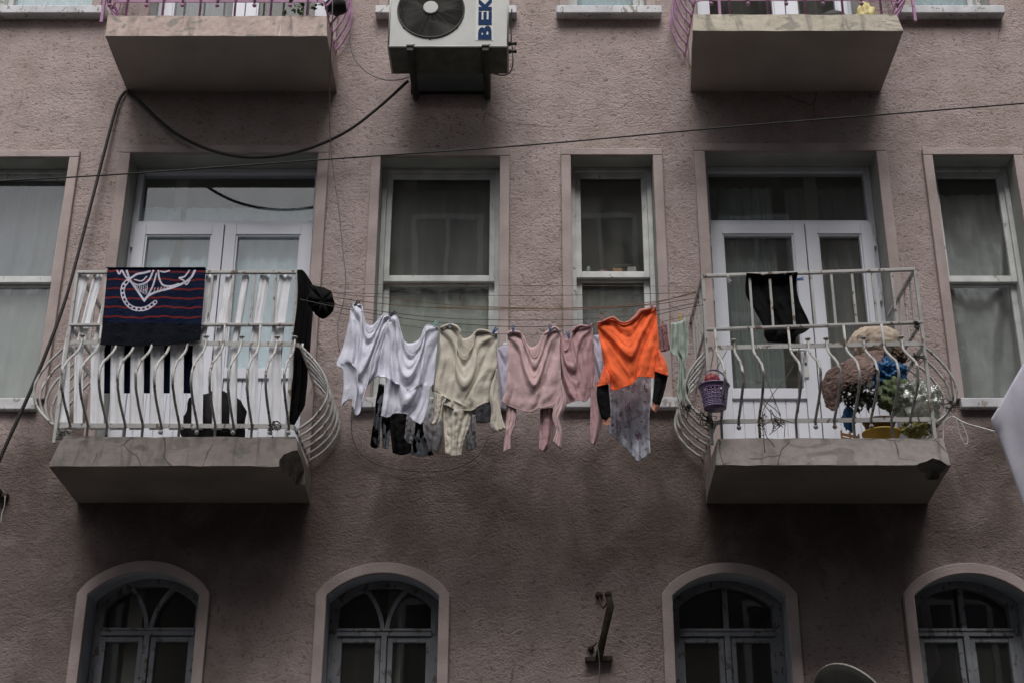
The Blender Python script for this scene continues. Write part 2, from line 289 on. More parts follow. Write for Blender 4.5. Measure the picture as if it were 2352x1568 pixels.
# ------------------------------------------------------------------ mesh collecting helpers
class MB:
    def __init__(s): s.v = []; s.f = []; s.m = []
    def add(s, vs, fs, mi=0):
        o = len(s.v); s.v += [Vector(v) for v in vs]; s.f += [tuple(i + o for i in f) for f in fs]; s.m += [mi] * len(fs); return s
    def box(s, x0, x1, y0, y1, z0, z1, mi=0):
        return s.add([(x, y, z) for z in (z0, z1) for y in (y0, y1) for x in (x0, x1)],
                     [(0, 2, 3, 1), (4, 5, 7, 6), (0, 1, 5, 4), (2, 6, 7, 3), (0, 4, 6, 2), (1, 3, 7, 5)], mi)
    def bar(s, a, b, wd, h, up=(0, 0, 1), mi=0):       # box along a segment, wd sideways, h along up
        a = Vector(a); b = Vector(b); d = (b - a).normalized(); u = Vector(up); sd = d.cross(u).normalized(); u = sd.cross(d).normalized()
        vs = [p + sd * i * wd / 2 + u * j * h / 2 for p in (a, b) for j in (-1, 1) for i in (-1, 1)]
        return s.add(vs, [(0, 2, 3, 1), (4, 5, 7, 6), (0, 1, 5, 4), (2, 6, 7, 3), (0, 4, 6, 2), (1, 3, 7, 5)], mi)
    def strip(s, path, wd, h, up=(0, 0, 1), closed=False, mi=0):   # flat band swept along a path
        path = [Vector(p) for p in path]; n = len(path); rings = []
        for i, p in enumerate(path):
            a = path[i - 1] if (i > 0 or closed) else p; b = path[(i + 1) % n] if (i < n - 1 or closed) else p
            d = (b - a).normalized(); u = Vector(up); sd = d.cross(u).normalized()
            rings.append([p + sd * x * wd / 2 + u * z * h / 2 for x, z in ((-1, -1), (1, -1), (1, 1), (-1, 1))])
        vs = [v for r in rings for v in r]; fs = []
        for i in range(n - 1 + (1 if closed else 0)):
            j = (i + 1) % n
            for k in range(4): fs.append((i * 4 + k, i * 4 + (k + 1) % 4, j * 4 + (k + 1) % 4, j * 4 + k))
        if not closed: fs += [(3, 2, 1, 0), tuple((n - 1) * 4 + k for k in range(4))]
        return s.add(vs, fs, mi)
    def tube(s, path, r, n=7, closed=False, mi=0):
        path = [Vector(p) for p in path]; m = len(path); vs = []; fs = []
        up = Vector((.13, .31, .94)).normalized()
        for i, p in enumerate(path):
            a = path[i - 1] if (i > 0 or closed) else p; b = path[(i + 1) % m] if (i < m - 1 or closed) else p
            d = (b - a).normalized()
            sd = d.cross(up)
            if sd.length < .05: sd = d.cross(Vector((1, 0, 0)))
            sd.normalize(); u = sd.cross(d); rr = r[i] if isinstance(r, (list, tuple)) else r
            vs += [p + (sd * math.cos(2 * math.pi * k / n) + u * math.sin(2 * math.pi * k / n)) * rr for k in range(n)]
        for i in range(m - 1 + (1 if closed else 0)):
            j = (i + 1) % m
            for k in range(n): fs.append((i * n + k, i * n + (k + 1) % n, j * n + (k + 1) % n, j * n + k))
        if not closed: fs += [tuple(range(n - 1, -1, -1)), tuple((m - 1) * n + k for k in range(n))]
        return s.add(vs, fs, mi)
    def lathe(s, c, prof, n=24, axis=None, mi=0):      # profile of (radius, height) about an axis through c
        c = Vector(c); ax = Vector(axis or (0, 0, 1)).normalized(); t = Vector((1, 0, 0)) if abs(ax.x) < .9 else Vector((0, 1, 0))
        e1 = ax.cross(t).normalized(); e2 = ax.cross(e1); vs = []; fs = []
        for r, h in prof:
            vs += [c + ax * h + (e1 * math.cos(2 * math.pi * k / n) + e2 * math.sin(2 * math.pi * k / n)) * r for k in range(n)]
        for i in range(len(prof) - 1):
            for k in range(n): fs.append((i * n + k, i * n + (k + 1) % n, (i + 1) * n + (k + 1) % n, (i + 1) * n + k))
        return s.add(vs, fs, mi)
    def sphere(s, c, r, n=8, mi=0):
        return s.lathe(c, [(max(1e-4, r * math.sin(math.pi * i / n)), -r * math.cos(math.pi * i / n)) for i in range(n + 1)], n + 2, mi=mi)
    def grid(s, g, mi=0, matf=None):                    # g[j][i] of points
        nv, nu = len(g), len(g[0]); o = len(s.v); s.v += [Vector(p) for r in g for p in r]
        for j in range(nv - 1):
            for i in range(nu - 1):
                s.f.append((o + j * nu + i, o + (j + 1) * nu + i, o + (j + 1) * nu + i + 1, o + j * nu + i + 1)); s.m.append(matf(i, j) if matf else mi)
        return s
    def build(s, name, mats, parent=None, smooth=False, bevel=0, base=None, thick=0):
        me = bpy.data.meshes.new(name)
        off = Vector(parent['base']) if parent is not None and 'base' in parent else (Vector(base) if base else Vector((0, 0, 0)))
        me.from_pydata([v - off for v in s.v], [], s.f)
        for m in (mats if isinstance(mats, (list, tuple)) else [mats]): me.materials.append(M[m] if isinstance(m, str) else m)
        me.polygons.foreach_set('material_index', s.m)
        if smooth: me.polygons.foreach_set('use_smooth', [True] * len(me.polygons))
        me.update(); o = bpy.data.objects.new(name, me); COL.objects.link(o)
        if parent is not None:
            o.parent = parent; o['base'] = list(off)
        else: o.location = off; o['base'] = list(off)
        if thick:
            q = o.modifiers.new('thickness', 'SOLIDIFY'); q.thickness = thick; q.offset = 0
        if bevel:
            q = o.modifiers.new('bevel', 'BEVEL'); q.width = bevel; q.segments = 2; q.limit_method = 'ANGLE'
        return o
def tag(o, label=None, cat=None, group=None, kind=None):
    for k, v in (('label', label), ('category', cat), ('group', group), ('kind', kind)):
        if v: o[k] = v
    return o
def thing(name, loc, label, cat, group=None):
    o = bpy.data.objects.new(name, None); COL.objects.link(o); o.location = loc; o['base'] = list(loc); o.empty_display_size = .1
    return tag(o, label, cat, group)
def resample(pl, n):
    pl = [Vector((*p, 0)) if len(p) == 2 else Vector(p) for p in pl]
    L = [0]
    for a, b in zip(pl, pl[1:]): L.append(L[-1] + (b - a).length)
    out = []; k = 0
    for i in range(n):
        s = L[-1] * i / (n - 1)
        while k < len(pl) - 2 and L[k + 1] < s: k += 1
        t = (s - L[k]) / max(1e-9, L[k + 1] - L[k]); out.append(pl[k].lerp(pl[k + 1], min(1, max(0, t))))
    return out
def smooth_path(pl, n=40):                              # Catmull-Rom through the points
    pl = [Vector((*p, 0)) if len(p) == 2 else Vector(p) for p in pl]
    q = [pl[0] * 2 - pl[1]] + pl + [pl[-1] * 2 - pl[-2]]; out = []
    m = len(pl) - 1
    for i in range(m):
        a, b, c, d = q[i:i + 4]; k = max(2, n // m)
        for j in range(k):
            t = j / k; out.append(.5 * ((2 * b) + (c - a) * t + (2 * a - 5 * b + 4 * c - d) * t * t + (3 * b - a - 3 * c + d) * t ** 3))
    out.append(pl[-1]); return out
def sm(pl, n=40): return [(v.x, v.y) for v in smooth_path(pl, n)]
def coons(top, right, bottom, left, nu, nv):
    T, B = resample(top, nu), resample(bottom, nu); L, Rr = resample(left, nv), resample(right, nv); g = []
    for j in range(nv):
        v = j / (nv - 1); row = []
        for i in range(nu):
            u = i / (nu - 1)
            p = T[i] * (1 - v) + B[i] * v + L[j] * (1 - u) + Rr[j] * u - (T[0] * (1 - u) * (1 - v) + T[-1] * u * (1 - v) + B[0] * (1 - u) * v + B[-1] * u * v)
            row.append((p.x, p.y))
        g.append(row)
    return g
def sstep(x): x = min(1, max(0, x)); return x * x * (3 - 2 * x)
def swag(A, n, ph=0, seed=0, belly=.02):
    def f(u, v):
        wq = noise.noise(Vector((u * 2.2 + seed, v * 2.2, seed * 1.7))) * .16
        pl = math.atan2(v + .04, u + .06); pr = math.atan2(v + .04, 1.06 - u); k = sstep((u - .32) / .36)
        g = pl * (1 - k) + pr * k + wq
        a = A * (.35 + .65 * min(1, v * 2.5)) * (1 - .35 * v)
        d = a * math.sin(n * .82 * g + ph) + .42 * a * math.sin(n * 1.9 * g + ph * 2 + 3 * u) + .12 * a * math.sin(n * 4.3 * g + 5 * u + seed) + .16 * A * math.sin(2 * math.pi * (7.5 * u + .5 * math.sin(3 * v + seed)) + seed) * (1 - .5 * v)
        d += noise.noise(Vector((u * 4.5 + seed, v * 6, seed))) * A * .55 + noise.noise(Vector((u * 13, v * 9 + seed, seed))) * A * .2
        return d + belly * math.sin(math.pi * u) * math.sin(math.pi * min(1, v * .9))
    return f
def vfold(A, n, ph=0, seed=0, belly=0):
    def f(u, v):
        wq = noise.noise(Vector((u * 2 + seed, v * 1.5, seed))) * .12
        d = A * math.sin(2 * math.pi * n * (u + wq) + ph) * (.6 + .4 * v) + A * .4 * math.sin(2 * math.pi * n * 2.3 * (u + wq * .6))
        return d + noise.noise(Vector((u * 5 + seed, v * 9, 3))) * A * .7 + belly * math.sin(math.pi * u)
    return f
LAST = [None]
def cloth(name, mat, Y, top, right, bottom, left, fold, parent=None, nu=44, nv=44, thick=.004, Yf=None, base=None, matf=None):
    g = coons(top, right, bottom, left, nu, nv); pg = []
    for j, row in enumerate(g):
        r = []
        for i, (x, y) in enumerate(row):
            u, v = i / (nu - 1), j / (nv - 1)
            r.append(P(x, y, (Yf(u, v) if Yf else Y) - fold(u, v)))
        pg.append(r)
    LAST[0] = pg; mb = MB(); mb.grid(pg, matf=(lambda i, j: matf(*g[j][i])) if matf else None)
    return mb.build(name, mat, parent, True, 0, base, thick)
def blob(c, rad, seed, amp=.18, flat=None, n=22, freq=1.6, ribs=0, crease=0):
    c = Vector(c); mb = MB(); g = []
    for j in range(n + 1):
        th = math.pi * j / n; row = []
        for i in range(2 * n + 1):
            ph = math.pi * (i % (2 * n)) / n; d = Vector((math.sin(th) * math.cos(ph), math.sin(th) * math.sin(ph), math.cos(th)))
            k = 1 + amp * noise.noise(d * freq + Vector((seed, seed * 2, 0))) + amp * .5 * noise.noise(d * freq * 2.7 + Vector((seed, 0, 5)))
            if crease: k -= crease * (abs(noise.noise(d * 3.4 + Vector((seed, 1, 2)))) + .6 * abs(noise.noise(d * 7.5 + Vector((2, seed, 2)))))
            if ribs: k *= 1 + .07 * math.cos(ribs * ph) * math.sin(th)
            p = c + Vector((d.x * rad[0], d.y * rad[1], d.z * rad[2])) * k
            if flat is not None and p.z < flat: p.z = flat + .001 * noise.noise(p * 9)
            row.append(p)
        g.append(row)
    return mb.grid(g)

# ------------------------------------------------------------------ ground
MB().box(-60, 60, -60, 40, -.5, 0).build('ground', 'asphalt')['kind'] = 'structure'
MB().box(-40, 40, -8.2, -2.0, .001, .004).build('road', 'asphalt')['kind'] = 'structure'
MB().box(-40, 40, -2.0, -.02, .0, .13).build('pavement', 'paving', bevel=.02)['kind'] = 'structure'
MB().box(-40, 40, -11.4, -8.2, .0, .13).build('pavement', 'paving', bevel=.02)['kind'] = 'structure'

# ------------------------------------------------------------------ the pink apartment building
B = thing('apartment_building', (0, 0, 0), 'weathered pink stucco apartment building with concrete balconies and white windows', 'building')
DZ = 3.355                                              # storey height
Z_SILL = P(1200, 919, 0).z
Z_FLOOR = P(400, 1003, -.78).z + .02
def rect(xl, xr, yt, zb, dz=0):
    a = P(xl, yt, 0); b = P(xr, yt, 0); return (a.x, b.x, zb + dz, a.z + dz)
wins = {}
for dz, lv in ((0, 'mid'), (DZ, 'top')):
    wins['left', lv] = rect(-85, 162, 366, Z_SILL, dz)
    wins['wide', lv] = rect(875.7, 1148.4, 363.5, Z_SILL, dz)
    wins['narrow', lv] = rect(1310.5, 1498.5, 361.5, Z_SILL, dz)
    wins['right', lv] = rect(2139.5, 2325, 361, Z_SILL, dz)
doors = {}
for dz, lv in ((0, 'mid'), (DZ, 'top')):
    doors['left', lv] = rect(302.5, 732, 356, Z_FLOOR, dz)
    doors['right', lv] = rect(1618, 2010, 352, Z_FLOOR, dz)
arch = []
for xl, xr, ys, xt, yt in ((204, 459, 1367, 337, 1312.5), (751, 1008.6, 1369, 884, 1317), (1543.4, 1805, 1369.2, 1672, 1317), (2097.5, 2357, 1369, 2222, 1318)):
    a = P(xl, ys, 0); b = P(xr, ys, 0); arch.append((a.x, b.x, a.z - 2.0, a.z, P(xt, yt, 0).z - a.z))
def arc_pts(x0, x1, zs, rise, off=0, n=20):
    s = (x1 - x0) / 2; rad = (s * s + rise * rise) / (2 * rise); cx = (x0 + x1) / 2; cz = zs + rise - rad
    a0 = math.asin(min(1, s / rad)); r = rad + off
    return [(cx + r * math.sin(-a0 + 2 * a0 * i / n), cz + r * math.cos(-a0 + 2 * a0 * i / n)) for i in range(n + 1)]
loops = []
for x0, x1, z0, z1 in list(wins.values()) + list(doors.values()): loops.append(([(x0, z0), (x0, z1), (x1, z1), (x1, z0)], 0))
for x0, x1, z0, zs, rise in arch: loops.append(([(x0, z0)] + arc_pts(x0, x1, zs, rise) + [(x1, z0)], 1))
bm = bmesh.new()
def loop_edges(l):
    vs = [bm.verts.new((x, 0, z)) for x, z in l]
    for i in range(len(vs)): bm.edges.new((vs[i], vs[(i + 1) % len(vs)]))
    return vs
loop_edges([(-9, 0), (-9, 13.2), (9, 13.2), (9, 0)]); hv = [(loop_edges(l), k) for l, k in loops]
bmesh.ops.triangle_fill(bm, use_beauty=True, edges=bm.edges[:], normal=(0, -1, 0))
for f in bm.faces:
    if f.normal.y > 0: f.normal_flip()
me = bpy.data.meshes.new('wall'); bm.to_mesh(me); bm.free()
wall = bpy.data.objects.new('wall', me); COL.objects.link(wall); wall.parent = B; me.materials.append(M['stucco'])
for (l, k) in loops:
    mb = MB(); n = len(l); dp = .30
    vs = [(x, 0, z) for x, z in l] + [(x, dp, z) for x, z in l]
    mb.add(vs, [(i, (i + 1) % n, n + (i + 1) % n, n + i) for i in range(n)]); mb.build('reveal', 'arch_reveal' if k else 'reveal', B)
# outer shell and rooms behind the openings
mb = MB(); mb.box(-9, 9, 4.5, 4.6, 0, 13.2); mb.box(-9, -8.9, .31, 4.5, 0, 13.2); mb.box(8.9, 9, .31, 4.5, 0, 13.2); mb.box(-9, 9, .0, 4.6, 13.2, 13.4)
for z in (Z_FLOOR - .3, Z_FLOOR + DZ - .3, 1.2): mb.box(-8.9, 8.9, .31, 4.5, z, z + .22)
for x in (-2.75, -.95, .18, 2.2): mb.box(x, x + .1, .31, 4.5, 0, 13.2)
mb.build('interior', 'room', B)
mb = MB(); back = MB()
# window surrounds, frames, sashes, panes, sills
def surround(parent, x0, x1, z0, z1, wd=.074, pr=.035):
    mb = MB(); ov = .002
    mb.box(x0 - wd, x0, -pr, ov, z0, z1); mb.box(x1, x1 + wd, -pr, ov, z0, z1); mb.box(x0 - wd, x1 + wd, -pr - .002, ov, z1, z1 + wd * .82)
    mb.build('surround', 'trim', parent, bevel=.006)
def ring(mb, x0, x1, z0, z1, t, y0, y1, tb=None):
    tb = tb or t
    mb.box(x0, x0 + t, y0, y1, z0, z1); mb.box(x1 - t, x1, y0, y1, z0, z1); mb.box(x0 + t, x1 - t, y0 + .001, y1 - .001, z1 - t, z1); mb.box(x0 + t, x1 - t, y0 + .001, y1 - .001, z0, z0 + tb)
def pane(parent, x0, x1, z0, z1, y, g='glass'):
    MB().box(x0, x1, y, y + .004, z0, z1).build('pane', g, parent)
def sash_window(k, lv, zmid_px, sill_px, label=None):
    x0, x1, z0, z1 = wins[k, lv]; dz = DZ if lv == 'top' else 0
    zm = P(1200, zmid_px, .2).z + dz
    fr = MB(); ring(fr, x0 + .001, x1 - .001, z0 + .001, z1 - .001, .036, .15, .27)
    o = fr.build('window', 'wood', B, bevel=.004)
    if label: o['label'] = label
    surround(o, x0, x1, z0, z1)
    a = MB(); ring(a, x0 + .037, x1 - .037, zm, z1 - .037, .042, .175, .212, .052); a.box(x0 + .06, x1 - .06, .168, .175, z1 - .09, z1 - .075); a.build('upper_sash', 'wood', o, bevel=.005)
    pane(o, x0 + .079, x1 - .079, zm + .05, z1 - .078, .193)
    b = MB(); ring(b, x0 + .037, x1 - .037, z0 + .037, zm + .03, .045, .222, .258, .05); b.build('lower_sash', 'wood', o, bevel=.005)
    pane(o, x0 + .08, x1 - .08, z0 + .085, zm - .012, .24, 'dusty_glass')
    if sill_px:
        sx0, sx1, pr, th = sill_px; zs = z0 + dz * 0
        MB().box(XZ(sx0, zs, -pr), XZ(sx1, zs, -pr), -pr, .16, z0 - th, z0 + .004).build('sill', 'sill', o, bevel=.008)
    return o
sash_window('left', 'mid', 652, (-130, 83, .05, .085))
sash_window('wide', 'mid', 650, (808, 1178, .06, .075))
sash_window('narrow', 'mid', 641, (1287, 1556, .06, .075))
sash_window('right', 'mid', 651, (2207, 2420, .05, .07))
sash_window('left', 'top', 652, (-120, 243, .09, .07)); sash_window('wide', 'top', 650, (862, 1187, .09, .07))
sash_window('narrow', 'top', 641, (1278, 1520, .09, .07)); sash_window('right', 'top', 651, (2064, 2307, .09, .07))

def balcony_door(k, lv, tr_px, mid_px, lx0, lx1, label, plate=None):
    x0, x1, z0, z1 = doors[k, lv]; dz = DZ if lv == 'top' else 0; yb = .205
    ztr = P(500, tr_px, yb).z + dz; zm = P(500, mid_px, yb).z + dz
    xm = P(lx0, tr_px, yb).x; fr = MB()
    t = .05
    fr.box(x0 + .001, x0 + t, yb, .29, z0, z1 - .001); fr.box(x1 - t, x1 - .001, yb, .29, z0, z1 - .001)
    fr.box(x0 + t, x1 - t, yb + .001, .289, z1 - t, z1 - .001); fr.box(x0 + t, x1 - t, yb + .001, .289, ztr - .01, ztr + .03)
    o = fr.build('balcony_door', 'pvc', B, bevel=.004); o['label'] = label
    surround(o, x0, x1, z0, z1, .082)
    pane(o, x0 + t, x1 - t, ztr + .03, z1 - t, .24)
    s = .088
    for (a, b) in ((x0 + t * .75, xm - .004), (xm + .004, x1 - t * .75)):
        lf = MB(); zt = ztr - .012; y0, y1 = yb - .028, yb + .04
        lf.box(a, a + s, y0, y1, z0 + .02, zt); lf.box(b - s, b, y0, y1, z0 + .02, zt); lf.box(a + s, b - s, y0 + .001, y1, zt - s, zt); lf.box(a + s, b - s, y0 + .001, y1, z0 + .02, z0 + .02 + s)
        lf.box(a + s, b - s, y0 + .001, y1, zm - .08, zm)
        # glazing bead, and a ribbed panel below
        for (p, q, zz0, zz1) in ((a + s, a + s + .014, zm, zt - s), (b - s - .014, b - s, zm, zt - s)): lf.box(p, q, y0 + .01, y1 - .01, zz0, zz1)
        lf.box(a + s + .014, b - s - .014, y0 + .01, y1 - .01, zt - s - .014, zt - s)
        nrib = 7; wd = (b - a - 2 * s) / nrib
        for i in range(nrib): lf.box(a + s + i * wd + .003, a + s + (i + 1) * wd - .003, y0 + .018, y1 - .01, z0 + .02 + s, zm - .08)
        lf.box(a + s, b - s, y0 + .028, y1 - .012, z0 + .02 + s, zm - .08)
        l = lf.build('door_leaf', 'pvc', o, bevel=.003)
        pane(o, a + s + .014, b - s - .014, zm, zt - s - .014, yb + .01)
    MB().box(xm - .0035, xm + .0035, yb - .012, yb + .03, z0, ztr - .012).build('gasket', 'gasket', o)
    for xh in (x0 + .028, x1 - .028):
        for zh in (ztr - .16, ztr - .62):
            h = MB(); h.lathe((xh, yb - .018, zh), [(.0001, -.05), (.012, -.05), (.012, -.012), (.009, -.01), (.009, .01), (.012, .012), (.012, .05), (.0001, .05)], 10); h.box(xh - .014, xh + .014, yb - .014, yb + .001, zh - .04, zh + .04); h.build('hinge', 'pvc', o)
    if plate:
        p = P(plate[0], plate[1], yb - .03); h = MB(); h.box(p.x - .017, p.x + .017, yb - .04, yb - .028, p.z - .12, p.z + .12)
        h.build('lock_plate', 'label', o, bevel=.006)
        h = MB(); h.tube([(p.x, yb - .04, p.z + .08), (p.x, yb - .075, p.z + .08), (p.x - .015, yb - .085, p.z + .08), (p.x - .12, yb - .085, p.z + .078)], .009, 8); h.build('handle', 'pvc', o, True)
        h = MB(); h.lathe((p.x, yb - .047, p.z - .01), [(.0001, 0), (.009, 0), (.009, .008), (.0001, .008)], 12, (0, 1, 0)); h.build('keyhole', 'dark', o)
    return o
balcony_door('left', 'mid', 516, 848, 518.5, 0, 'white double door behind the balcony with striped anchor towel')
balcony_door('right', 'mid', 514, 894, 1846, 0, 'white double door behind the cluttered balcony, lock plate in the middle', (1850, 833))
balcony_door('left', 'top', 516, 965, 518.5, 0, 'white double door above the pink railing, upper left')
balcony_door('right', 'top', 514, 965, 1846, 0, 'white double door above the pink railing, upper right')

def arched_window(i, style):
    x0, x1, z0, zs, rise = arch[i]; yf = .19; ymid = .25
    inner = [(x0, z0)] + arc_pts(x0, x1, zs, rise) + [(x1, z0)]
    # frame ring following the arch
    t = .055
    ins = [(x0 + t, z0)] + arc_pts(x0 + t, x1 - t, zs - .02, rise - .012, -.012) + [(x1 - t, z0)]
    def profile(mb, a, b, y0, y1, mi=0):
        n = len(a); vs = [(x, y0, z) for x, z in a] + [(x, y0, z) for x, z in b] + [(x, y1, z) for x, z in a] + [(x, y1, z) for x, z in b]
        fs = []
        for k in range(n - 1): fs += [(k, k + 1, n + k + 1, n + k), (2 * n + k, 3 * n + k, 3 * n + k + 1, 2 * n + k + 1), (k, 2 * n + k, 2 * n + k + 1, k + 1), (n + k, n + k + 1, 3 * n + k + 1, 3 * n + k)]
        mb.add(vs, fs, mi)
    m = MB(); sh = lambda l, d: [(x + (d if x < (x0 + x1) / 2 else -d) * (1 if abs(x - (x0 + x1) / 2) > .01 else 0), z) for x, z in l]
    profile(m, [(x0 + .001, z0)] + arc_pts(x0 + .001, x1 - .001, zs, rise - .001) + [(x1 - .001, z0)], ins, yf, .28)
    o = m.build('arched_window', 'old_wood', B, bevel=.004)
    xc = (x0 + x1) / 2; ztr = zs + (P(0, 1446, .2).z - P(0, 1369, 0).z)
    m = MB(); m.box(x0 + t, x1 - t, yf - .012, .27, ztr - .045, ztr + .002); m.box(x0 + t, x1 - t, yf - .02, yf - .012, ztr - .012, ztr + .006); m.build('transom', 'old_wood', o, bevel=.005)
    m = MB()
    if style == 'Y':
        for sg in (-1, 1):
            pth = [(xc + sg * (.015 + .135 * (q ** 1.6)), yf + .03, ztr + (zs + rise * .62 - ztr) * (1 - (1 - q) ** 1.25)) for q in [k / 10 for k in range(11)]]
            m.strip(pth, .03, .05, (0, 1, 0))
        m.build('curved_glazing_bar', 'old_wood', o, bevel=.003)
    else:
        m.box(xc - .018, xc + .018, yf + .005, yf + .05, ztr, zs + rise - .05); m.build('glazing_bar', 'old_wood', o, bevel=.003)
    m = MB(); m.box(xc - .02, xc + .02, yf - .016, .26, z0, ztr - .045); m.build('mullion', 'old_wood', o, bevel=.005)
    for a, b in ((x0 + t, xc - .022), (xc + .022, x1 - t)):
        m = MB(); ring(m, a + .002, b - .002, z0 + .01, ztr - .05, .036, yf + .002, yf + .05); m.build('casement', 'old_wood', o, bevel=.004)
        pane(o, a + .036, b - .036, z0 + .04, ztr - .085, yf + .03, 'dark_glass')
    g = MB(); ap = arc_pts(x0 + t, x1 - t, zs - .02, rise - .012, -.012); vs = [(x0 + t, yf + .06, ztr)] + [(x, yf + .06, z) for x, z in ap] + [(x1 - t, yf + .06, ztr)]
    g.add(vs, [tuple(range(len(vs)))]); g.build('arch_pane', 'dark_glass', o)
    # smooth surround with shoulders
    wd = .072; out = [(x0 - wd, z0)] + [(x0 - wd, zs + .012)] + arc_pts(x0, x1, zs, rise, wd)[1:-1] + [(x1 + wd, zs + .012), (x1 + wd, z0)]
    inn = [(x0, z0)] + arc_pts(x0, x1, zs, rise) + [(x1, z0)]
    m = MB(); profile(m, out, inn, -.035, .002); m.build('surround', 'trim', o, bevel=.005)
for i, st in enumerate(('Y', 'Y', 'I', 'I')): arched_window(i, st)

# ------------------------------------------------------------------ balconies: slab with rails and bulged bars
BELLY = [(0, 0), (.08, .05), (.18, .24), (.3, .55), (.42, .84), (.54, .99), (.6, 1), (.72, .9), (.84, .6), (.93, .26), (1, 0)]
def round_belly(t): return math.sin(math.pi * min(1, t) ** 1.15) ** .8 if 0 < t < 1 else 0
def belly(t):
    for (a, b), (c, d) in zip(BELLY, BELLY[1:]):
        if t <= c: return b + (d - b) * (t - a) / (c - a)
    return 0
def rough_cutter(front, back, Y0, Y1, seed, mat='broken'):
    bm = bmesh.new(); n = len(front)
    a = [bm.verts.new(P(x, y, Y0)) for x, y in front]; b = [bm.verts.new(P(x, y, Y1)) for x, y in back]
    for i in range(n): bm.faces.new((a[i], a[(i + 1) % n], b[(i + 1) % n], b[i]))
    bm.faces.new(a[::-1]); bm.faces.new(b)
    bmesh.ops.triangulate(bm, faces=bm.faces[:]); bmesh.ops.subdivide_edges(bm, edges=bm.edges[:], cuts=7, use_grid_fill=True)
    bmesh.ops.recalc_face_normals(bm, faces=bm.faces[:])
    for v in bm.verts:
        v.co += noise.noise_vector(v.co * 9 + Vector((seed, 0, 0))) * .018 + noise.noise_vector(v.co * 31) * .005
    me = bpy.data.meshes.new('cutter'); bm.to_mesh(me); bm.free(); me.materials.append(M[mat]); o = bpy.data.objects.new('cutter', me); COL.objects.link(o); return o
def make_slab(ft, fb, bk, p, mat, cut=None, label=None):
    (tl, tr_, yt), (bl, br, yb) = ft, fb
    zb = P(bl, yb, -p).z; zt = P(tl, yt, -p + .025).z; yfr = -p + .025
    V = [Vector((XZ(bl, zb, -p), -p, zb)), Vector((XZ(br, zb, -p), -p, zb)), Vector((XZ(bk[1], zb, 0), .02, zb)), Vector((XZ(bk[0], zb, 0), .02, zb)),
         Vector((XZ(tl, zt, yfr), yfr, zt)), Vector((XZ(tr_, zt, yfr), yfr, zt)), Vector((XZ(bk[1], zb, 0), .02, zt)), Vector((XZ(bk[0], zb, 0), .02, zt))]
    bm = bmesh.new(); vv = [bm.verts.new(v) for v in V]
    for f in ((3, 2, 1, 0), (4, 5, 6, 7), (0, 1, 5, 4), (1, 2, 6, 5), (2, 3, 7, 6), (3, 0, 4, 7)): bm.faces.new([vv[i] for i in f])
    bmesh.ops.recalc_face_normals(bm, faces=bm.faces[:])
    bmesh.ops.subdivide_edges(bm, edges=bm.edges[:], cuts=14, use_grid_fill=True)
    for v in bm.verts:
        if v.co.y < -.03:
            edge = sum((abs(v.co.z - zt) < 1e-4, abs(v.co.z - zb) < 1e-4, v.co.y < -p + .03))
            n = noise.noise_vector(v.co * 5.1) * .004 + noise.noise_vector(v.co * 19) * .003 * (2 if edge > 1 else .5); v.co += n
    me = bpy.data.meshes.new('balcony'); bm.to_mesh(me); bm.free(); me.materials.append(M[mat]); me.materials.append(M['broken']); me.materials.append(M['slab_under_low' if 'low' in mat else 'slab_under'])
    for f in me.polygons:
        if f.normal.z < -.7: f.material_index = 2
    o = bpy.data.objects.new('balcony', me); COL.objects.link(o)
    if cut:
        for cc in cut:
            k = rough_cutter(*cc); q = o.modifiers.new('bite', 'BOOLEAN'); q.operation = 'DIFFERENCE'; q.solver = 'EXACT'; q.object = k; q.material_mode = 'TRANSFER'
            q.use_self = True; n0 = len(o.data.vertices); full = max(v.co.x for v in o.data.vertices) - min(v.co.x for v in o.data.vertices); base_me = o.data
            for attempt in range(8):
                dg = bpy.context.evaluated_depsgraph_get(); dg.update(); m2 = bpy.data.meshes.new_from_object(o.evaluated_get(dg))
                xs_ = [v.co.x for v in m2.vertices]
                if len(xs_) > n0 * .75 and max(xs_) - min(xs_) > full * .9: break
                m2 = None
                for v in k.data.vertices: v.co += Vector((random.uniform(-1, 1), random.uniform(-1, 1), random.uniform(-1, 1))) * .0015
                k.data.update()
            o.modifiers.clear(); o.data = m2 or base_me
            bpy.data.objects.remove(k)
    o.parent = B; o['base'] = [0, 0, 0]
    if label: o['label'] = label
    return o, zt, zb, V
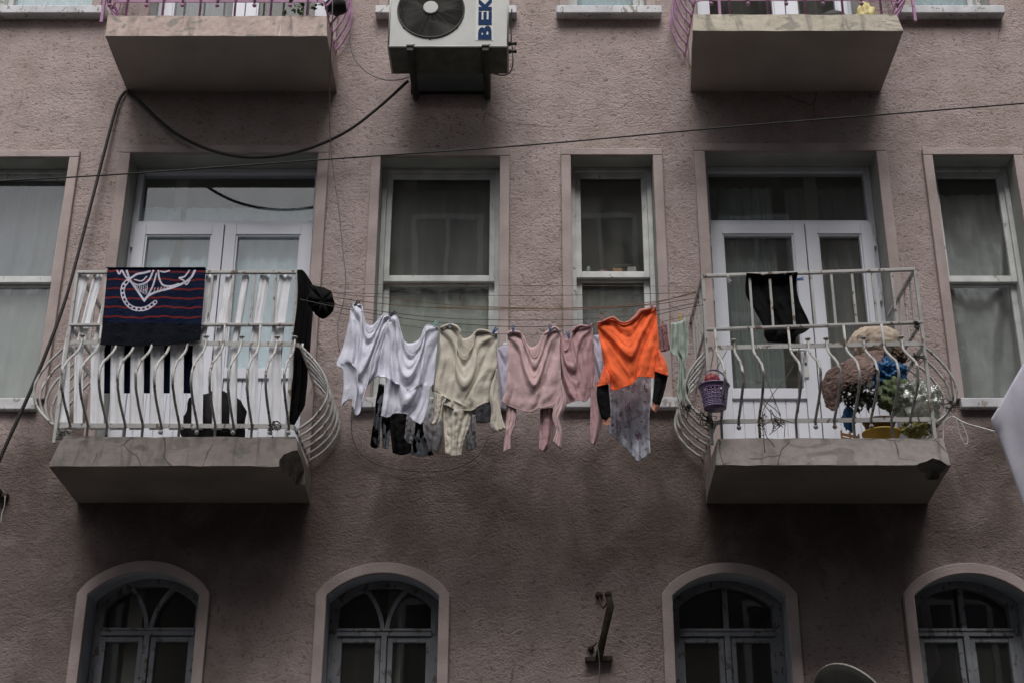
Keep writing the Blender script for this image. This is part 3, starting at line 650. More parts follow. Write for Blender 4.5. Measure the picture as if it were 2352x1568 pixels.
def railing(slab, p, mat, top, mid, band, low, zt, bars_px, ubars_px, nub, bulge=.25, side_bulge=.22, nside=6, sides=('L', 'R'), depth=None, rb=.0092):
    """top/mid/band/low: pixel segments of the four horizontal members on the railing plane"""
    Y = -p + .07
    seg = {k: (P(*v[0], Y), P(*v[1], Y)) for k, v in dict(top=top, mid=mid, band=band, low=low).items()}
    def zat(k, x):
        a, b = seg[k]; return a.z + (b.z - a.z) * (x - a.x) / (b.x - a.x)
    xl, xr = seg['band'][0].x, seg['band'][1].x
    a, b = seg['top']; m = MB(); m.bar(a, b, .026, .022); m.build('top_rail', mat, slab, bevel=.003)
    a, b = seg['mid']; m = MB(); m.bar(a, b, .03, .018); m.build('middle_rail', mat, slab, bevel=.003)
    for k, nm in (('band', 'upper_band'), ('low', 'lower_band')):
        a, b = seg[k]; r = .04; path = []
        if 'L' in sides: path += [Vector((a.x - .012, -.0, a.z)), Vector((a.x - .012, Y + r, a.z))]
        path += [Vector((a.x - .004, Y + .01, a.z)), Vector((a.x + r, Y - .008, a.z)), Vector((b.x - r, Y - .008, b.z)), Vector((b.x + .004, Y + .01, b.z))]
        if 'R' in sides: path += [Vector((b.x + .012, Y + r, b.z)), Vector((b.x + .012, -.0, b.z))]
        m = MB(); m.strip(path, .007, .03)
        for x in bars_px:
            xx = P(x, band[0][1], Y).x
            q = Vector((xx, Y - .013, zat(k, xx))); m.lathe(q, [(.0001, -.005), (.006, -.004), (.008, 0)], 8, (0, 1, 0))
        m.build(nm, mat, slab)
    # corner posts and uprights of the top panel
    for x in (seg['top'][0].x, seg['top'][1].x):
        m = MB(); m.bar((x, Y, zt - .03), (x, Y, zat('top', x) - .011), .022, .022, (0, 1, 0)); m.build('post', mat, slab, bevel=.003)
    for x in ubars_px:
        xx = P(x, mid[0][1], Y).x; m = MB(); m.bar((xx, Y, zat('mid', xx) + .009), (xx, Y, zat('top', xx) - .011), .016, .012, (0, 1, 0)); m.build('upper_bar', mat, slab)
    # bulged bars on the front
    for i, x in enumerate(bars_px):
        xx = P(x, band[0][1], Y).x; zb_, zl = zat('band', xx), zat('low', xx); m = MB(); kk = nub[i % len(nub)]
        jx = random.uniform(-.006, .006)
        path = [Vector((xx + jx * t, Y - .016 - bulge * belly(t) * random.uniform(.97, 1.03), zb_ + (zl - zb_) * t)) for t in [q / 22 for q in range(23)]]
        up = [Vector((xx, Y - .012, zat('mid', xx) - .009))] if kk else [Vector((xx, Y - .016, zb_ + .038))]
        dn = [Vector((path[-1].x, Y - .014, zl - .035))] if kk == 0 else [Vector((path[-1].x, Y - .01, zt - .01))]
        m.tube(up + path + dn, rb, 8)
        if kk == 0:
            m.lathe(up[0], [(.0001, .012), (.018, .012), (.02, .006), (.012, 0), (.009, -.004)], 12); m.sphere(dn[0] - Vector((0, 0, .012)), .016)
        m.build('bulged_bar', mat, slab, True)
    # the two sides, from the front corner back to the wall
    for sd in sides:
        sg = -1 if sd == 'L' else 1; i0 = 0 if sd == 'L' else 1
        tx = seg['top'][i0]; m = MB(); m.bar((tx.x, Y, tx.z), (tx.x, 0, tx.z), .022, .022); m.build('side_top_rail', mat, slab, bevel=.003)
        q = seg['mid'][i0]; m = MB(); m.bar((tx.x, Y, q.z), (tx.x, 0, q.z), .018, .018); m.build('side_middle_rail', mat, slab, bevel=.003)
        bx, bz = seg['band'][i0].x + sg * .012, seg['band'][i0].z; lz = seg['low'][i0].z; lx = seg['low'][i0].x + sg * .012
        for j in range(nside):
            yy = Y + .05 + (abs(Y) - .1) * j / (nside - 1); m = MB()
            path = [Vector((bx + (lx - bx) * t + sg * (.01 + side_bulge * round_belly(t)), yy + random.uniform(-.006, .006), bz + (lz - bz) * t)) for t in [k / 22 for k in range(23)]]
            m.tube([path[0] + Vector((0, 0, .03))] + path + [path[-1] - Vector((0, 0, .03))], rb, 8); m.build('side_bulged_bar', mat, slab, True)
        for j in range(1, 5):
            yy = Y + (abs(Y)) * j / 5; m = MB(); m.bar((tx.x, yy, q.z), (tx.x, yy, tx.z), .012, .012, (0, 1, 0)); m.build('side_upper_bar', mat, slab)
    return seg, Y

pLL, pLR, pUL, pUR = .80, .84, .74, .80
cLL = P(706, 1072, -pLL + .02); cLR = P(2150, 1078, -pLR + .04)
sLL, zLL, _, vLL = make_slab((143, 680, 1002), (111, 690, 1069.5), (177, 711), pLL, 'conc_low_left', [(pts(Z5, 1565, 1245, 1575, 1180, 1600, 1140, 1645, 1118, 1705, 1108, 1800, 1120, 1800, 1310, 1565, 1310), pts(Z5, 1680, 1330, 1690, 1290, 1700, 1270, 1720, 1255, 1740, 1250, 1800, 1240, 1800, 1400, 1680, 1400), -pLL - .06, -.42, 3.3, 'rubble')], 'lower left balcony, corner broken off, striped anchor towel on its railing')
sLR, zLR, _, vLR = make_slab((1648, 2166, 1005.5), (1643, 2184, 1067), (1622, 2132), pLR, 'conc_low', [(pts(Z7, 1488, 1245, 1515, 1212, 1560, 1192, 1605, 1160, 1655, 1178, 1706, 1214, 1690, 1262, 1560, 1275), pts(Z7, 1560, 1330, 1575, 1310, 1590, 1300, 1610, 1290, 1630, 1300, 1640, 1310, 1630, 1350, 1580, 1350), -pLR - .05, -pLR + .30, 8.1)], 'lower right balcony, cracked slab with a bite out of its edge, cluttered with bags')
sUL, zUL, _, vUL = make_slab((248, 750, 37), (241, 751, 83), (293, 774), pUL, 'conc_up_left', None, 'upper left balcony with pink railing and peeling pink slab')
sUR, zUR, _, vUR = make_slab((1593, 2060, 34), (1591, 2075, 71), (1587, 2023), pUR, 'conc_up_right', None, 'upper right balcony with pink railing and buff slab')
segLL, yLL = railing(sLL, pLL, 'iron', ((178, 626), (684, 626)), ((160, 747), (678, 746)), ((156, 787), (684, 791)), ((138, 977), (672, 979)), zLL,
    [189 + 40.7 * i for i in range(13)], [180 + 2 + 49.2 * i for i in range(1, 10)], [0, 1, 1, 1, 1, 0, 1, 0, 1, 0, 1, 0], .29, .19)
segLR, yLR = railing(sLR, pLR, 'iron', ((1614, 634.6), (2101, 619.5)), ((1622, 757.5), (2119, 741)), ((1632, 799), (2120, 790)), ((1650, 968), (2146, 963)), zLR,
    [Z7(x, 0)[0] for x in (375, 478, 585, 795, 900, 1005, 1113, 1218, 1330, 1435)], [Z7(x, 0)[0] for x in (588, 704, 826, 945, 1062, 1182, 1300, 1412)], [1, 0, 1, 1, 0, 0, 1, 0, 1, 0], .29, .17)
for (sl_, p_, z_, x0, x1, yl, n_) in ((sUL, pUL, zUL, 262, 742, 4, 12), (sUR, pUR, zUR, 1600, 2058, 0, 11)):
    railing(sl_, p_, 'pink_iron', ((x0 + 28, -350), (x1 - 8, -350)), ((x0 + 16, -225), (x1, -225)), ((x0 + 14, -185), (x1, -185)), ((x0, yl), (x1, yl)), z_,
        [x0 + 20 + (x1 - x0 - 40) * i / (n_ - 1) for i in range(n_)], [x0 + 40 + (x1 - x0 - 60) * i / 8 for i in range(9)], [0, 1], .2, .13, 6)

# ------------------------------------------------------------------ curtains behind the panes
def curtain(k, lv, kind_fold, mat, zt, zb, label, A=.012, n=7, y=.285, x0=0, x1=1, doors_=False, seed=1):
    a, b, z0, z1 = (doors if doors_ else wins)[k, lv]; g = []; nu, nv = 70, 24; X0, X1 = a + (b - a) * x0, a + (b - a) * x1; f = kind_fold or vfold(A, n, seed, seed)
    for j in range(nv):
        v = j / (nv - 1); g.append([Vector((X0 + (X1 - X0) * i / (nu - 1), y - f(i / (nu - 1), v), z1 + (z0 - z1) * (zt + (zb - zt) * v))) for i in range(nu)])
    return tag(MB().grid(g).build('curtain', mat, None, True, 0, ((X0 + X1) / 2, y, z1), .003), label, 'curtain')
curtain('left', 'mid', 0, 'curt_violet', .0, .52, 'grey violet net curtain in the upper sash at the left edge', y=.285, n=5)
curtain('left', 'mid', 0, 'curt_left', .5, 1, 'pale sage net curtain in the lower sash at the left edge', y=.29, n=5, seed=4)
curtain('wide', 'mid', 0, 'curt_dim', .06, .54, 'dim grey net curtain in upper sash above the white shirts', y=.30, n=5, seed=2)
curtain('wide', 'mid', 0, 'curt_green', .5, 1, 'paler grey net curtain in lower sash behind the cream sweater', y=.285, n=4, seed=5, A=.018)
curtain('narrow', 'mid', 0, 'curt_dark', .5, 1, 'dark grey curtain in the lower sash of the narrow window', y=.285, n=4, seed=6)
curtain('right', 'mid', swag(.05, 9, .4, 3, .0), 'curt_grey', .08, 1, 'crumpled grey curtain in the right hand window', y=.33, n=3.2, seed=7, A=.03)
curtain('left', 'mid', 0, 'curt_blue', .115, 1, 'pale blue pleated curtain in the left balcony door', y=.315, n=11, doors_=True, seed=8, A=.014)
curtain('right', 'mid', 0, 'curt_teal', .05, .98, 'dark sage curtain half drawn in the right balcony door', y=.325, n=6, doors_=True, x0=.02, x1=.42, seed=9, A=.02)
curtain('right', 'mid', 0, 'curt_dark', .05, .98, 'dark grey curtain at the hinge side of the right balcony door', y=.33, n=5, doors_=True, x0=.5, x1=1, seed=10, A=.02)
curtain('left', 'top', 0, 'curt_blue', .05, 1, 'pale curtain in the window above the upper left sill', seed=11)
curtain('narrow', 'top', 0, 'curt_blue', .05, 1, 'white lace curtain above the narrow upper sill', seed=12)
curtain('right', 'top', 0, 'curt_blue', .05, 1, 'pale curtain above the sill at the upper right', seed=13)
curtain('left', 'top', 0, 'curt_violet', .05, 1, 'striped grey curtain behind the upper left pink railing', doors_=True, x0=.08, x1=.38, n=6, seed=14)
# small things on the sash bar of the narrow window
x0n, x1n, z0n, z1n = wins['narrow', 'mid']; zn = P(1400, 628, .24).z
def on_sash(name, mb, mat, label, cat): tag(mb.build(name, mat, None, True, 0, tuple(mb.v[0])), label, cat)
p = P(1352, 626, .26); m = MB(); m.lathe((p.x, .26, zn), [(.0001, 0), (.016, 0), (.016, .045), (.01, .055), (.01, .065), (.0001, .065)], 14); on_sash('jar', m, 'jar', 'small clear jar on the narrow window ledge, left end', 'jar')
p = P(1418, 626, .26); tag(MB().box(p.x - .035, p.x + .035, .23, .29, zn, zn + .04).build('box', 'wood_box', None, bevel=.004, base=(p.x, .26, zn)), 'orange wooden box on the ledge of the narrow window', 'box')
p = P(1451, 626, .26); tag(MB().box(p.x - .033, p.x + .033, .23, .29, zn, zn + .052).build('tin', 'stone', None, bevel=.004, base=(p.x, .26, zn)), 'grey tin beside the orange box on the window ledge', 'tin')
p = P(1434, 626, .25); m = blob((p.x, .255, zn + .066), (.085, .03, .014), 2, .1, n=10); tag(m.build('brush', 'dark', None, True, base=(p.x, .255, zn + .06)), 'black brush lying across the box and tin on the window ledge', 'brush')
p = P(1385, 626, .26); m = blob((p.x, .26, zn + .012), (.05, .03, .02), 4, .3, zn, 10); tag(m.build('cloth', 'dark_rose', None, True, base=(p.x, .26, zn)), 'crumpled dark red cloth on the narrow window ledge', 'cloth')

# ------------------------------------------------------------------ air conditioner above the wide window
zA = P(1030, 109, -.647).z; xa0, xa1 = P(892, 108.5, -.647).x, P(1166, 109, -.647).x; ya0, ya1 = -.647, -.30; hA = .66
ac = thing('air_conditioner', ((xa0 + xa1) / 2, ya1, zA), 'off white air conditioner outdoor unit on wall brackets with round black fan grille', 'air conditioner')
fc = P(990, 24, ya0); fr_ = .250
m = MB(); n = 48
cx, cz = fc.x, fc.z
# casing: front with a round opening, other faces plain
ring_o = [(cx + fr_ * math.cos(2 * math.pi * k / n), cz + fr_ * math.sin(2 * math.pi * k / n)) for k in range(n)]
bm = bmesh.new()
def lp(l):
    vs = [bm.verts.new((x, ya0, z)) for x, z in l]
    for i in range(len(vs)): bm.edges.new((vs[i], vs[(i + 1) % len(vs)]))
lp([(xa0, zA), (xa1, zA), (xa1, zA + hA), (xa0, zA + hA)]); lp(ring_o)
bmesh.ops.triangle_fill(bm, use_beauty=True, edges=bm.edges[:], normal=(0, -1, 0))
m.add([v.co.copy() for v in bm.verts], [tuple(v.index for v in f.verts) for f in (bm.verts.index_update(), bm.faces)[1]]); bm.free()
m.add([(xa0, ya0, zA), (xa1, ya0, zA), (xa1, ya1, zA), (xa0, ya1, zA), (xa0, ya0, zA + hA), (xa1, ya0, zA + hA), (xa1, ya1, zA + hA), (xa0, ya1, zA + hA)],
      [(1, 2, 6, 5), (2, 3, 7, 6), (3, 0, 4, 7), (4, 5, 6, 7)])
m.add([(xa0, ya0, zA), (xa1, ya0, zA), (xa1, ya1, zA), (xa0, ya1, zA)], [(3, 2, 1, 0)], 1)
m.add([(x, ya0, z) for x, z in ring_o] + [(x, ya0 + .12, z) for x, z in ring_o], [(i, n + i, n + (i + 1) % n, (i + 1) % n) for i in range(n)] + [tuple(range(n, 2 * n))], 2)
m.build('casing', ['ac', 'ac_under', 'black_hole'], ac)
m = MB()
ed = .012
for a, b in (((xa0, ya0), (xa1, ya0)), ((xa1, ya0), (xa1, ya1)), ((xa0, ya1), (xa0, ya0))):
    m.tube([(a[0], a[1], zA + .004), (b[0], b[1], zA + .004)], .008, 8)
for x in (xa0, xa1): m.tube([(x, ya0, zA + .004), (x, ya0, zA + hA)], .007, 8)
m.build('edge_trim', 'ac', ac, True)
m = MB()
for k in range(20):
    r = .052 + (fr_ - .052) * k / 19; bul = .022 * (1 - (r / fr_) ** 2)
    m.tube([(cx + r * math.cos(2 * math.pi * q / 56), ya0 - .006 - bul, cz + r * math.sin(2 * math.pi * q / 56)) for q in range(56)], .0019 if k < 19 else .006, 5, True)
for k in range(16):
    a = 2 * math.pi * k / 16
    m.tube([(cx + r * math.cos(a), ya0 - .004 - .022 * (1 - (r / fr_) ** 2), cz + r * math.sin(a)) for r in (.045, .12, .19, fr_)], .0022, 5)
m.build('fan_grille', 'wire', ac, True)
m = MB(); m.lathe((cx, ya0 - .04, cz), [(.0001, .0), (.052, .0003), (.056, .003), (.056, .02)], 28, (0, 1, 0)); m.build('grille_hub', 'ac', ac)
for k in range(3):
    m = MB(); g = []
    for i in range(8):
        r = .05 + .175 * i / 7
        g.append([Vector((cx + r * math.cos(a), ya0 + .05 + .04 * q, cz + r * math.sin(a))) for q, a in [(s / 6, 2 * math.pi * k / 3 + .2 + 1.5 * s / 6) for s in range(7)]])
    m.grid(g); m.build('fan_blade', 'dark', ac, True, thick=.004)
# blue logo, read upwards, on a pale label
la, lb = P(1098, 92, ya0), P(1129, 92, ya0)
lw = lb.x - la.x
def logo_obj():
    dg = lambda: bpy.context.evaluated_depsgraph_get(); pitch = (P(1100, 0, ya0).z - P(1100, 91.5, ya0).z) / 2.76
    vs, fs = [], []
    for k, ch in enumerate('BEKO'):
        cu = bpy.data.curves.new('logo', 'FONT'); cu.body = ch; cu.size = 1; cu.offset = .05; cu.extrude = .004; cu.resolution_u = 4
        to = bpy.data.objects.new('logo_text', cu); COL.objects.link(to); me = bpy.data.meshes.new_from_object(to.evaluated_get(dg())); bpy.data.objects.remove(to)
        xs = [v.co.x for v in me.vertices]; ys = [v.co.y for v in me.vertices]; sw = pitch * .93 / (max(xs) - min(xs)); sh = lw / (max(ys) - min(ys)); o0 = len(vs)
        for v in me.vertices: vs.append((lb.x - (v.co.y - min(ys)) * sh, ya0 - .0035 - (v.co.z + .004) * .3, la.z + k * pitch + (v.co.x - min(xs)) * sw))
        fs += [tuple(q + o0 for q in p.vertices) for p in me.polygons]; bpy.data.meshes.remove(me)
    m = MB(); m.add(vs, fs); m.build('logo', 'blue_ink', ac)
logo_obj()
MB().box(la.x - .02, lb.x + .012, ya0 - .0025, ya0 + .002, la.z - .008, la.z + .5).build('logo_label', 'label', ac)
for xx in (P(942, 109, ya0).x, P(1115, 109, ya0).x):
    m = MB(); m.bar((xx, ya0 - .012, zA - .02), (xx, -.0, zA - .02), .05, .036); m.bar((xx, -.02, zA + .25), (xx, -.02, zA - .01), .05, .03, (0, 1, 0))
    m.bar((xx, ya0 + .1, zA - .03), (xx, -.03, zA - .055), .03, .02)
    m.box(xx - .028, xx + .028, ya0 - .02, ya0 + .05, zA - .005, zA + .012); m.build('bracket', 'dark', ac, bevel=.004)
    m = MB(); m.lathe((xx + .03, ya0 - .002, zA + .022), [(.0001, -.006), (.006, -.005), (.007, 0)], 10, (0, 1, 0)); m.build('screw', 'stone', ac, True)
zp = P(1030, 218, 0).z; MB().box(P(944, 218, 0).x, P(1125, 218, 0).x, -.045, -.001, zp, zA + .2).build('shadow_plate', 'black_hole', ac, bevel=.004)  # black plate added to stand in for the unit's shadow on the wall
for dx, dz in ((-.20, -.16), (.20, -.16), (0, -.262)):
    m = MB(); m.lathe((cx + dx, ya0, cz + dz), [(.0001, -.008), (.006, -.007), (.007, 0)], 10, (0, 1, 0)); m.build('screw', 'dark', ac, True)
for zz in (.07, .0):
    m = MB(); m.lathe((xa1, ya0 + .14, zA + .06 + zz), [(.0001, 0), (.018, 0), (.018, .022), (.011, .026), (.011, .05), (.016, .052), (.016, .066), (.0001, .066)], 12, (1, 0, 0)); m.build('valve', 'dark', ac, True)
m = MB(); m.tube(smooth_path(P3(pts(Z2, 1172, 60, 1166, 150, 1170, 260, 1178, 340, 1175, 420, 1150, 465, 1100, 474, 1060, 462), -.4)), .005, 6); m.build('hose', 'cable', ac, True)

# ------------------------------------------------------------------ cables and wires
def cable(name, mat, path, r, label, cat, n=6, group=None):
    pp = smooth_path(path, 60); m = MB(); m.tube(pp, r, n); return tag(m.build(name, mat, None, True, base=tuple(pp[0])), label, cat, group)
cable('cable', 'cable', [P(-30, 1125, -.2), P(0, 1052, -.2), P(62, 915, -.2), P(100, 825, -.18), P(150, 690, -.15), P(196, 520, -.11), P(237, 360, -.07), P(262, 265, -.04), P(275, 228, -.03), P(289, 209, -.02)], .0125, 'thick black cable slanting down the wall from the upper left balcony', 'cable')
cable('cable', 'cable', [P(289, 209, -.02), P(312, 225, -.03), P(345, 258, -.06), P(405, 308, -.1), P(480, 344, -.14), P(560, 361, -.16), P(640, 358, -.18), P(720, 338, -.2), P(800, 300, -.22), P(870, 247, -.24), P(938, 186, -.3)], .0125, 'thick black cable sagging from the balcony corner to the air conditioner', 'cable')
cable('street_wire', 'cable', [P(-60, 420, -2.2), P(300, 399, -2.2), P(700, 370, -2.2), P(1210, 334, -2.2), P(1700, 290, -2.2), P(2100, 258, -2.2), P(2450, 230, -2.2)], .0047, 'thin black wire stretched across the whole facade above the windows', 'wire')
cable('cord', 'grey_cord', [P(764, -60, -.78), P(763, 60, -.75), P(758, 150, -.45), P(757, 250, -.3), P(760, 340, -.2), P(768, 410, -.15), P(778, 480, -.13), P(789, 590, -.1), P(794, 640, -.1), P(790, 690, -.1), P(778, 735, -.1), P(776, 775, -.12), P(780, 806, -.14)], .0042, 'thin grey cord hanging down the wall from the upper left balcony', 'cord')
cable('cord', 'grey_cord', [P(803, 60, -.05), P(805, 105, -.05), P(816, 138, -.06), P(845, 168, -.1), P(880, 183, -.14), P(915, 184, -.2), P(940, 178, -.28)], .0042, 'thin brown cord looping from pink railing to the air conditioner', 'cord')
cable('wire_loop', 'cable', [P(808, 945, -.03), P(809, 1000, -.03), P(830, 1042, -.03), P(880, 1070, -.03), P(960, 1082, -.03), P(1040, 1076, -.03), P(1095, 1048, -.03), P(1122, 1005, -.03)], .0028, 'dark wire drooping along the wall beneath the washing', 'wire')

# ------------------------------------------------------------------ clotheslines between the two lower balconies
YF = -.78                                               # front line
lines = [
 ('brown_line', [(690, 655), (900, 654), (1200, 656), (1614, 658)], -.15, .0016), ('grey_line', [(690, 668), (900, 676), (1250, 679), (1614, 672)], -.25, .002),
 ('brown_line', [(690, 660), (804, 678), (888, 684), (1043, 701), (1282, 708), (1487, 695), (1614, 670)], -.35, .0026), ('brown_line', [(690, 672), (900, 700), (1100, 711), (1300, 712), (1480, 702), (1616, 682)], -.42, .003),
 ('grey_line', [(690, 683), (746, 695), (856, 713), (1039, 732), (1277, 735), (1442, 726), (1618, 692)], -.55, .0024), ('grey_line', [(690, 688), (775, 706), (886, 725), (1003, 740), (1168, 750), (1332, 747), (1455, 736), (1540, 716), (1616, 700)], YF, .0026),
 ('grey_line', [(690, 700), (870, 738), (1050, 762), (1250, 768), (1400, 762), (1618, 718)], -.3, .002), ('brown_line', [(1003, 706), (1200, 709), (1350, 707), (1487, 699), (1616, 665)], -.5, .003)]
ll = ['thin brown clothesline, highest of those over the wide window', 'thin grey clothesline just beneath the highest brown one', 'brown clothesline sagging through the middle of the bundle', 'frayed brown clothesline sagging just below the middle of the bundle',
      'dark clothesline sagging just above the shirt pegs', 'dark clothesline that carries the front row of shirts', 'low dark clothesline behind the shirts', 'short orange brown line running up to the right balcony rail']
for (mt, pl, Y, r), lb_ in zip(lines, ll):
    m = MB(); pp = smooth_path(P3(pl, Y), 60); m.tube(pp, r, 5); tag(m.build('clothesline', mt, None, True, base=tuple(pp[0])), lb_, 'clothesline', 'clotheslines between the two balconies')
mb = MB()
for cx_, cy_ in ((R7(0, 0)), ): pass
def knot(px, py, Y, seed, mat, label, n=9, r=.03, rad=.0016):
    random.seed(seed); m = MB(); c = P(px, py, Y); n = max(3, int(n * .5)); r *= .62; rad = min(rad, .003)
    m.tube(smooth_path([c + Vector((math.cos(k * 2.2) * .009, math.sin(k * 2.2) * .009, .004 * k - .01)) for k in range(8)], 40), rad * 1.3, 5)
    for i in range(n):
        q = [c + Vector((random.gauss(0, r), random.gauss(0, .01), random.gauss(0, r * .9) - .012 * j)) for j in range(4)]
        m.tube(smooth_path([c] + q, 16), rad, 4)
    tag(m.build('string_knot', mat, None, True, base=tuple(c)), label, 'knot')
knot(*Z6(1735, 165), -.45, 1, 'brown_line', 'frayed yellow string knot left of the orange shirt pegs', 6, .018)
knot(*Z6(1880, 135), -.45, 2, 'brown_line', 'frayed string knot above the orange shirt neckline', 6, .018)
knot(*Z6(785, 50), -.3, 3, 'leaf', 'green tuft of string on the line over the wide window', 5, .014)

# ------------------------------------------------------------------ the washing
def base_of(top, Y): q = top[len(top) // 2]; return tuple(P(q[0], q[1], Y))
def shirt(name, mat, Y, top, right, bottom, left, label, cat, fold, back_top=None, back_fold=None, nu=56, nv=56):
    T, Rr, Bt, L = sm(top), sm(right), sm(bottom), sm(left)
    o = cloth(name, mat, Y, T, Rr, Bt, L, fold, None, nu, nv, .004, base=base_of(top, Y)); tag(o, label, cat, 'washing on the clotheslines')
    pg = LAST[0]; fw = Vector((0, -.003, 0))
    for row, nm in ((pg[-1], 'hem'), (pg[0], 'neckline')):
        m = MB(); m.tube([p + fw for p in row], .0035, 6); m.build(nm, mat, o, True)
    if back_top: cloth('back_panel', mat, Y + .045, sm(back_top), [(x - 3, y) for x, y in Rr], [(x, y - 4) for x, y in Bt], [(x + 3, y) for x, y in L], back_fold or swag(.008, 9, 1, 5), o, 30, 30)
    return o
def sleeve(o, mat, Y, outer, inner, nm='sleeve', n=1.5, A=.008, seed=3):     # two long edges, top to bottom
    a, b = sm(outer), sm(inner)
    f = vfold(A, n, seed, seed, .022)
    cloth(nm, mat, Y, [a[0], b[0]], b, [a[-1], b[-1]], a, f, o, 18, 34, .004)
    cloth(nm + '_back', mat, Y + .012, [a[0], b[0]], b, [a[-1], b[-1]], a, lambda u, v: -.02 * math.sin(math.pi * u), o, 10, 20, .004) if False else None
def collar(o, mat, Y, path, r=.009, seed=0, nm='collar'):
    pp = smooth_path([P(x, y, Y - .012) for x, y in path], 26); m = MB(); rr = [r * (1 + .35 * noise.noise(p * 30 + Vector((seed, 0, 0)))) * (.55 + .45 * math.sin(math.pi * min(1, max(0, (i + 1) / len(pp))))) for i, p in enumerate(pp)]
    m.tube(pp, rr, 9); m.build(nm, mat, o, True)

s = shirt('shirt', 'white_cloth', YF, pts(G1, 228, 75, 280, 92, 322, 98, 340, 220, 372, 325, 425, 310, 485, 215, 520, 165, 562, 188), pts(G1, 562, 188, 545, 380, 520, 560, 470, 692),
    pts(G1, 140, 972, 165, 935, 215, 905, 262, 925, 252, 1045, 300, 1048, 345, 880, 400, 790, 470, 740), pts(G1, 228, 75, 205, 250, 155, 460, 98, 605, 150, 650, 162, 800, 140, 972),
    'white shirt with short sleeves, leftmost of the front row of washing', 'shirt', swag(.021, 14, .6, 1), pts(G1, 240, 78, 320, 98, 360, 240, 420, 265, 480, 200, 520, 165, 560, 188))
s = shirt('shirt', 'white_cloth', YF - .03, pts(G1, 560, 205, 590, 185, 628, 195, 655, 300, 700, 440, 765, 505, 830, 430, 870, 320, 888, 262, 985, 288), pts(G1, 985, 288, 975, 450, 962, 600, 945, 772, 918, 800, 905, 930, 862, 1080, 838, 1120),
    pts(G1, 490, 1045, 545, 1058, 610, 1025, 720, 1035, 770, 1085, 838, 1120), pts(G1, 560, 205, 530, 350, 495, 470, 460, 695, 535, 722, 515, 850, 490, 1045),
    'white shirt with deep neckline, hung between the other white shirt and the cream sweater', 'shirt', swag(.021, 15, 2.0, 2), pts(G1, 575, 200, 628, 195, 660, 300, 700, 400, 765, 415, 830, 375, 885, 258, 980, 285))
s = shirt('sweater', 'cream', YF - .01, pts(G1, 1003, 288, 1060, 275, 1120, 280, 1160, 330, 1150, 420, 1190, 520, 1230, 530, 1290, 440, 1320, 335, 1400, 325, 1502, 335), pts(G1, 1502, 335, 1497, 480, 1495, 640, 1445, 770, 1425, 925),
    pts(G1, 1040, 935, 1085, 965, 1120, 985, 1200, 998, 1280, 1000, 1340, 960, 1425, 925), pts(G1, 1003, 288, 997, 480, 975, 650, 935, 832, 1048, 885, 1040, 935),
    'cream long sleeved sweater pegged by its shoulders in the front row', 'sweater', swag(.017, 12, 1.2, 3), pts(G1, 1010, 288, 1165, 295, 1190, 368, 1230, 378, 1285, 350, 1322, 315, 1500, 335))
collar(s, 'cream', YF - .01, pts(G1, 1003, 290, 1050, 270, 1110, 262, 1168, 300, 1178, 340), .011, 1); collar(s, 'cream', YF - .01, pts(G1, 1300, 345, 1330, 312, 1400, 312, 1460, 335, 1502, 335), .009, 2)
sleeve(s, 'cream', YF - .02, pts(G1, 945, 838, 955, 930, 950, 1060, 930, 1115), pts(G1, 1048, 880, 1025, 960, 1005, 1080, 972, 1132), seed=4)
sleeve(s, 'cream', YF - .02, pts(G1, 1497, 640, 1432, 860, 1450, 1000, 1440, 1130, 1465, 1195), pts(G1, 1500, 645, 1512, 870, 1535, 1040, 1560, 1120, 1578, 1162), seed=5)
q = P(*G1(1140, 998), YF - .03); MB().box(q.x - .013, q.x + .013, q.y - .006, q.y - .003, q.z - .012, q.z + .008).build('care_label', 'tag', s)
o = cloth('trousers', 'cream', YF + .02, sm(pts(G1, 1022, 945, 1150, 985, 1292, 1000)), sm(pts(G1, 1292, 1000, 1250, 1150, 1205, 1280, 1185, 1390)), sm(pts(G1, 1048, 1378, 1120, 1402, 1185, 1390)), sm(pts(G1, 1022, 945, 1030, 1120, 1042, 1270, 1048, 1378)), vfold(.012, 2.2, 1, 6, .03), None, 36, 44, base=tuple(P(*G1(1150, 985), YF)))
tag(o, 'cream baby trousers hanging below the cream sweater', 'trousers', 'washing on the clotheslines')
s = shirt('sweater', 'pink', YF - .02, pts(G2, 65, 338, 120, 325, 182, 335, 215, 400, 265, 500, 300, 548, 345, 500, 392, 390, 440, 325, 522, 312), pts(G2, 522, 312, 522, 500, 530, 740, 500, 900, 490, 945),
    pts(G2, 15, 920, 60, 952, 160, 992, 260, 1012, 330, 985, 420, 970, 490, 945), pts(G2, 65, 338, 74, 550, 55, 800, 15, 920),
    'light pink sweater hung left of the darker pink one, sleeves dangling', 'sweater', swag(.017, 12, .2, 7), pts(G2, 70, 338, 182, 335, 250, 440, 300, 450, 350, 400, 392, 330, 520, 312))
collar(s, 'pink', YF - .02, pts(G2, 65, 340, 100, 322, 150, 325, 182, 332), .011, 3); collar(s, 'pink', YF - .02, pts(G2, 385, 345, 430, 312, 475, 282, 520, 312), .012, 4)
sleeve(s, 'pink', YF + .01, pts(G2, 52, 945, 58, 1050, 40, 1200, 30, 1370), pts(G2, 140, 985, 135, 1110, 95, 1230, 92, 1335), seed=6)
sleeve(s, 'pink', YF - .03, pts(G2, 528, 740, 500, 900, 456, 1050, 490, 1170, 460, 1275), pts(G2, 532, 740, 580, 935, 525, 1080, 540, 1200, 533, 1342), seed=7)
